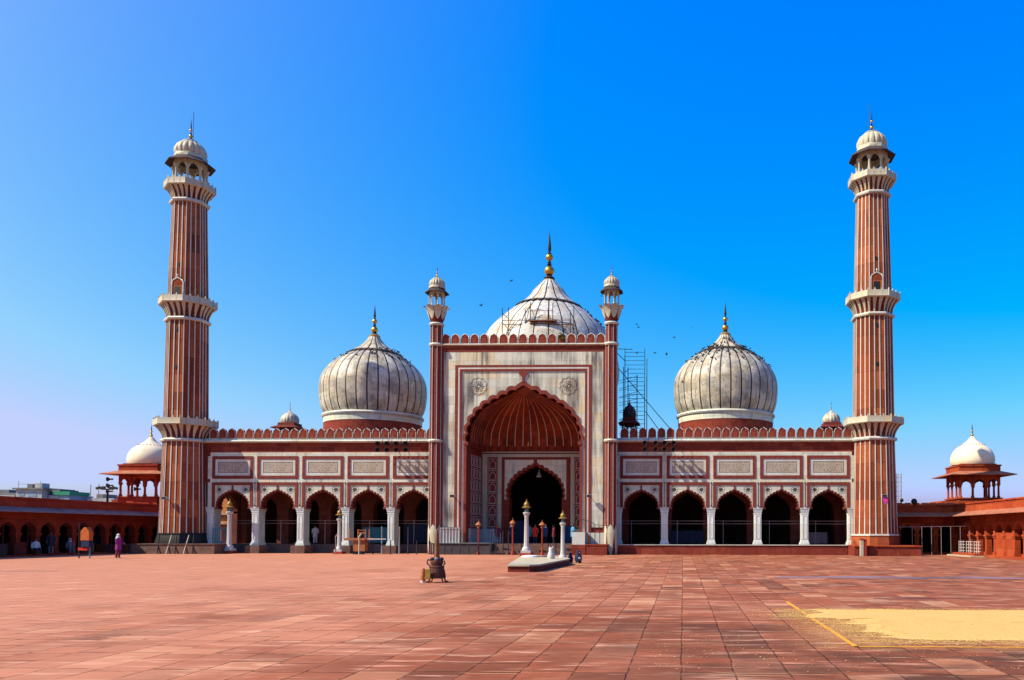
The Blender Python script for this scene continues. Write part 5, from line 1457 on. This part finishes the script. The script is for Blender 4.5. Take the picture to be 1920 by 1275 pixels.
# ================================================================== BIRDS
bp = None
def pigeon_mesh():
    a = MB('bird')
    rows = []
    for x, r, z in ((-.17, .006, .075), (-.12, .028, .085), (-.05, .055, .095), (.02, .062, .105), (.07, .045, .13), (.10, .032, .165), (.13, .03, .185), (.155, .012, .18), (.18, .003, .17)):
        rows.append([(x, r*math.cos(2*PI*k/8), z+r*math.sin(2*PI*k/8)) for k in range(8)])
    a.quadgrid(rows, 0, True, True)
    a.tube((.0, .02, .06), (.0, .02, 0), .008, 4); a.tube((.0, -.02, .06), (.0, -.02, 0), .008, 4)
    return a.mesh('pigeon')
PIG = pigeon_mesh()
def pigeon(p, label, grp, s=1.1):
    o = bpy.data.objects.new('pigeon', PIG); COL.objects.link(o); o.location = p; o.rotation_euler.z = rg.random()*2*PI; o.scale = (s,)*3
    tag(o, label, 'bird', grp)
def perch(cx_, P, n, z0, z1, a0, a1, label, grp, bias=1.0):
    for k in range(n):
        z = z0+(z1-z0)*rg.random()**bias; a_ = R(a0+(a1-a0)*rg.random()); r = rprof(P, z)
        pigeon((cx_+r*math.cos(a_), 82+r*math.sin(a_), z-.02), label, grp)
perch(18.02, DL, 84, 18.3, 20.15, 182, 358, 'dark pigeon perched on the shoulder of the right striped dome', 'pigeons on the shoulder of the right dome', .75)
perch(18.02, DT, 14, 20.3, 21.5, 180, 360, 'dark pigeon perched on the pointed top of the right striped dome', 'pigeons on the top of the right dome')
perch(-18.02, DL, 22, 19.2, 20.15, 190, 350, 'dark pigeon perched on the shoulder of the left striped dome', 'pigeons on the shoulder of the left dome')
perch(-18.02, DL, 14, 18.0, 20.1, 330, 362, 'dark pigeon perched along the right edge of the left striped dome', 'pigeons along the right edge of the left dome')
perch(.02, DC, 20, 22.4, 24.8, 335, 362, 'dark pigeon perched along the right edge of the central dome', 'pigeons along the right edge of the central dome')
for k in range(18):
    for cx_, P, L_ in ((18.02, DL, 'right'), (-18.02, DL, 'left')):
        if L_ == 'left' and k > 10: continue
        a_ = R(180+180*rg.random()) if L_ == 'right' else R(300+60*rg.random())
        r = P[-1][0]+.22
        pigeon((cx_+r*math.cos(a_), 82+r*math.sin(a_), P[-1][1]+.08), 'dark pigeon on the petal collar of the %s striped dome' % L_, 'pigeons on the %s dome collar' % L_)
def flyer_mesh(up):
    a = MB('bird')
    rows = []
    for x, r in ((-.22, .01), (-.12, .04), (0, .06), (.12, .05), (.2, .02), (.24, .004)):
        rows.append([(x, r*math.cos(2*PI*k/8), r*math.sin(2*PI*k/8)) for k in range(8)])
    a.quadgrid(rows, 0, True, True)
    for sy in (-1, 1):
        rows = []
        for t, ch, sw in ((0, .16, 0), (.4, .15, .04), (.75, .10, -.02), (1, .02, -.10)):
            y = sy*(.04+.42*t); z = up*(.42*t - .25*t*t)
            rows.append([(sw+ch/2, y, z), (sw, y, z+.012), (sw-ch/2, y, z)])
        a.quadgrid(rows, 0, True)
    return a.mesh('flying_bird')
FM = [flyer_mesh(.2), flyer_mesh(.9), flyer_mesh(-.4)]
fly = [(-2.6, 76, 25.8, 0.83, 'beside the left slope of the central dome, wings raised'), (-4.5, 72, 22.3, 0.75, 'low left of the central dome above the parapet'), (6.0, 76, 24.3, 0.45, 'between the central dome and the right portal turret'),
       (9.3, 80, 22.3, 0.68, 'above the top of the blue scaffold'), (8.9, 84, 20.6, 0.68, 'just over the upper rung of the blue scaffold'), (11.0, 78, 19.3, 0.75, 'just right of the blue scaffold top'), (12.1, 80, 19.6, 0.75, 'between the blue scaffold and the right dome'),
       (12.9, 79, 21.0, 0.68, 'left of the right dome tip'), (14.6, 84, 23.3, 0.52, 'close to the finial of the right dome'), (9.7, 70, 20.0, 0.60, 'above the blue scaffold, nearest the portal')]
for k, (x, y, z, s_, where) in enumerate(fly):
    o = bpy.data.objects.new('flying_bird', FM[k % 3]); COL.objects.link(o); o.location = (x, y, z); o.rotation_euler = (rg.uniform(-.4, .4), rg.uniform(-.3, .3), rg.random()*6); o.scale = (s_,)*3
    tag(o, 'small dark bird flying '+where, 'bird', 'birds in flight over the roof')

# ================================================================== LIGHT, SKY, CAMERA
TH, EL = R(22), R(42.5)
Ld = Vector((math.cos(TH)*math.cos(EL), math.sin(TH)*math.cos(EL), -math.sin(EL)))
sl = bpy.data.lights.new('sun', 'SUN'); sl.energy = 5.0; sl.angle = R(.53); sl.color = (1, .88, .70)
so = bpy.data.objects.new('sun', sl); COL.objects.link(so); so.rotation_euler = Ld.to_track_quat('-Z', 'Y').to_euler()
wd = bpy.data.worlds.new('World'); sc.world = wd; wd.use_nodes = True
nt = wd.node_tree; bg = nt.nodes['Background']
sky = nt.nodes.new('ShaderNodeTexSky'); sky.sky_type = 'NISHITA'; sky.sun_disc = False
sky.sun_elevation = EL; sky.sun_rotation = R(248); sky.air_density = .7; sky.dust_density = 3.0; sky.ozone_density = 1.5; sky.altitude = 0
# the deep, saturated rendering of the photograph's sky: blue gain, then saturation about the mean
def vm(op, a, b):
    nd = nt.nodes.new('ShaderNodeVectorMath'); nd.operation = op
    for k, v in enumerate((a, b)):
        if isinstance(v, bpy.types.NodeSocket): nt.links.new(v, nd.inputs[k])
        else: nd.inputs[k].default_value = v
    return nd
SAT = 2.2
q_ = vm('MULTIPLY', sky.outputs[0], (1, 1, 1.2)).outputs[0]
mean = vm('DOT_PRODUCT', q_, (1/3, 1/3, 1/3)).outputs['Value']
mv = nt.nodes.new('ShaderNodeCombineXYZ')
for k in range(3): nt.links.new(mean, mv.inputs[k])
sat_ = vm('ADD', vm('MULTIPLY', q_, (SAT,)*3).outputs[0], vm('MULTIPLY', mv.outputs[0], (1-SAT,)*3).outputs[0]).outputs[0]
sat_ = vm('MAXIMUM', sat_, (0, 0, 0)).outputs[0]
sat_ = vm('MULTIPLY', sat_, (2.5, 1.80, 1.737)).outputs[0]
nt.links.new(vm('MINIMUM', sat_, (3.6, 4.25, 6.6)).outputs[0], bg.inputs['Color'])
bg.inputs['Strength'].default_value = .0862
f, yaw, pitch, roll, cx, cy, X0, H0 = 1519.0, .0291, .0266, .0016, 1236.715, 959.43, 13.748, 1.8154
fw = Vector((-math.sin(yaw)*math.cos(pitch), math.cos(yaw)*math.cos(pitch), math.sin(pitch)))
rt = Vector((math.cos(yaw), math.sin(yaw), 0)); up = rt.cross(fw)
r_ = rt*math.cos(roll)+up*math.sin(roll); u_ = up*math.cos(roll)-rt*math.sin(roll)
cam = bpy.data.cameras.new('camera'); co = bpy.data.objects.new('camera', cam); COL.objects.link(co)
co.matrix_world = Matrix(((r_.x, u_.x, -fw.x, X0), (r_.y, u_.y, -fw.y, 0), (r_.z, u_.z, -fw.z, H0), (0, 0, 0, 1)))
cam.sensor_fit = 'HORIZONTAL'; cam.sensor_width = 36; cam.lens = 36*f/1920
cam.shift_x = -(cx-960)/1920; cam.shift_y = (cy-637.5)/1920
cam.clip_start = .1; cam.clip_end = 6000
sc.camera = co
vs = sc.view_settings; vs.view_transform = 'Standard'; vs.look = 'None'; vs.exposure = .8; vs.gamma = 1
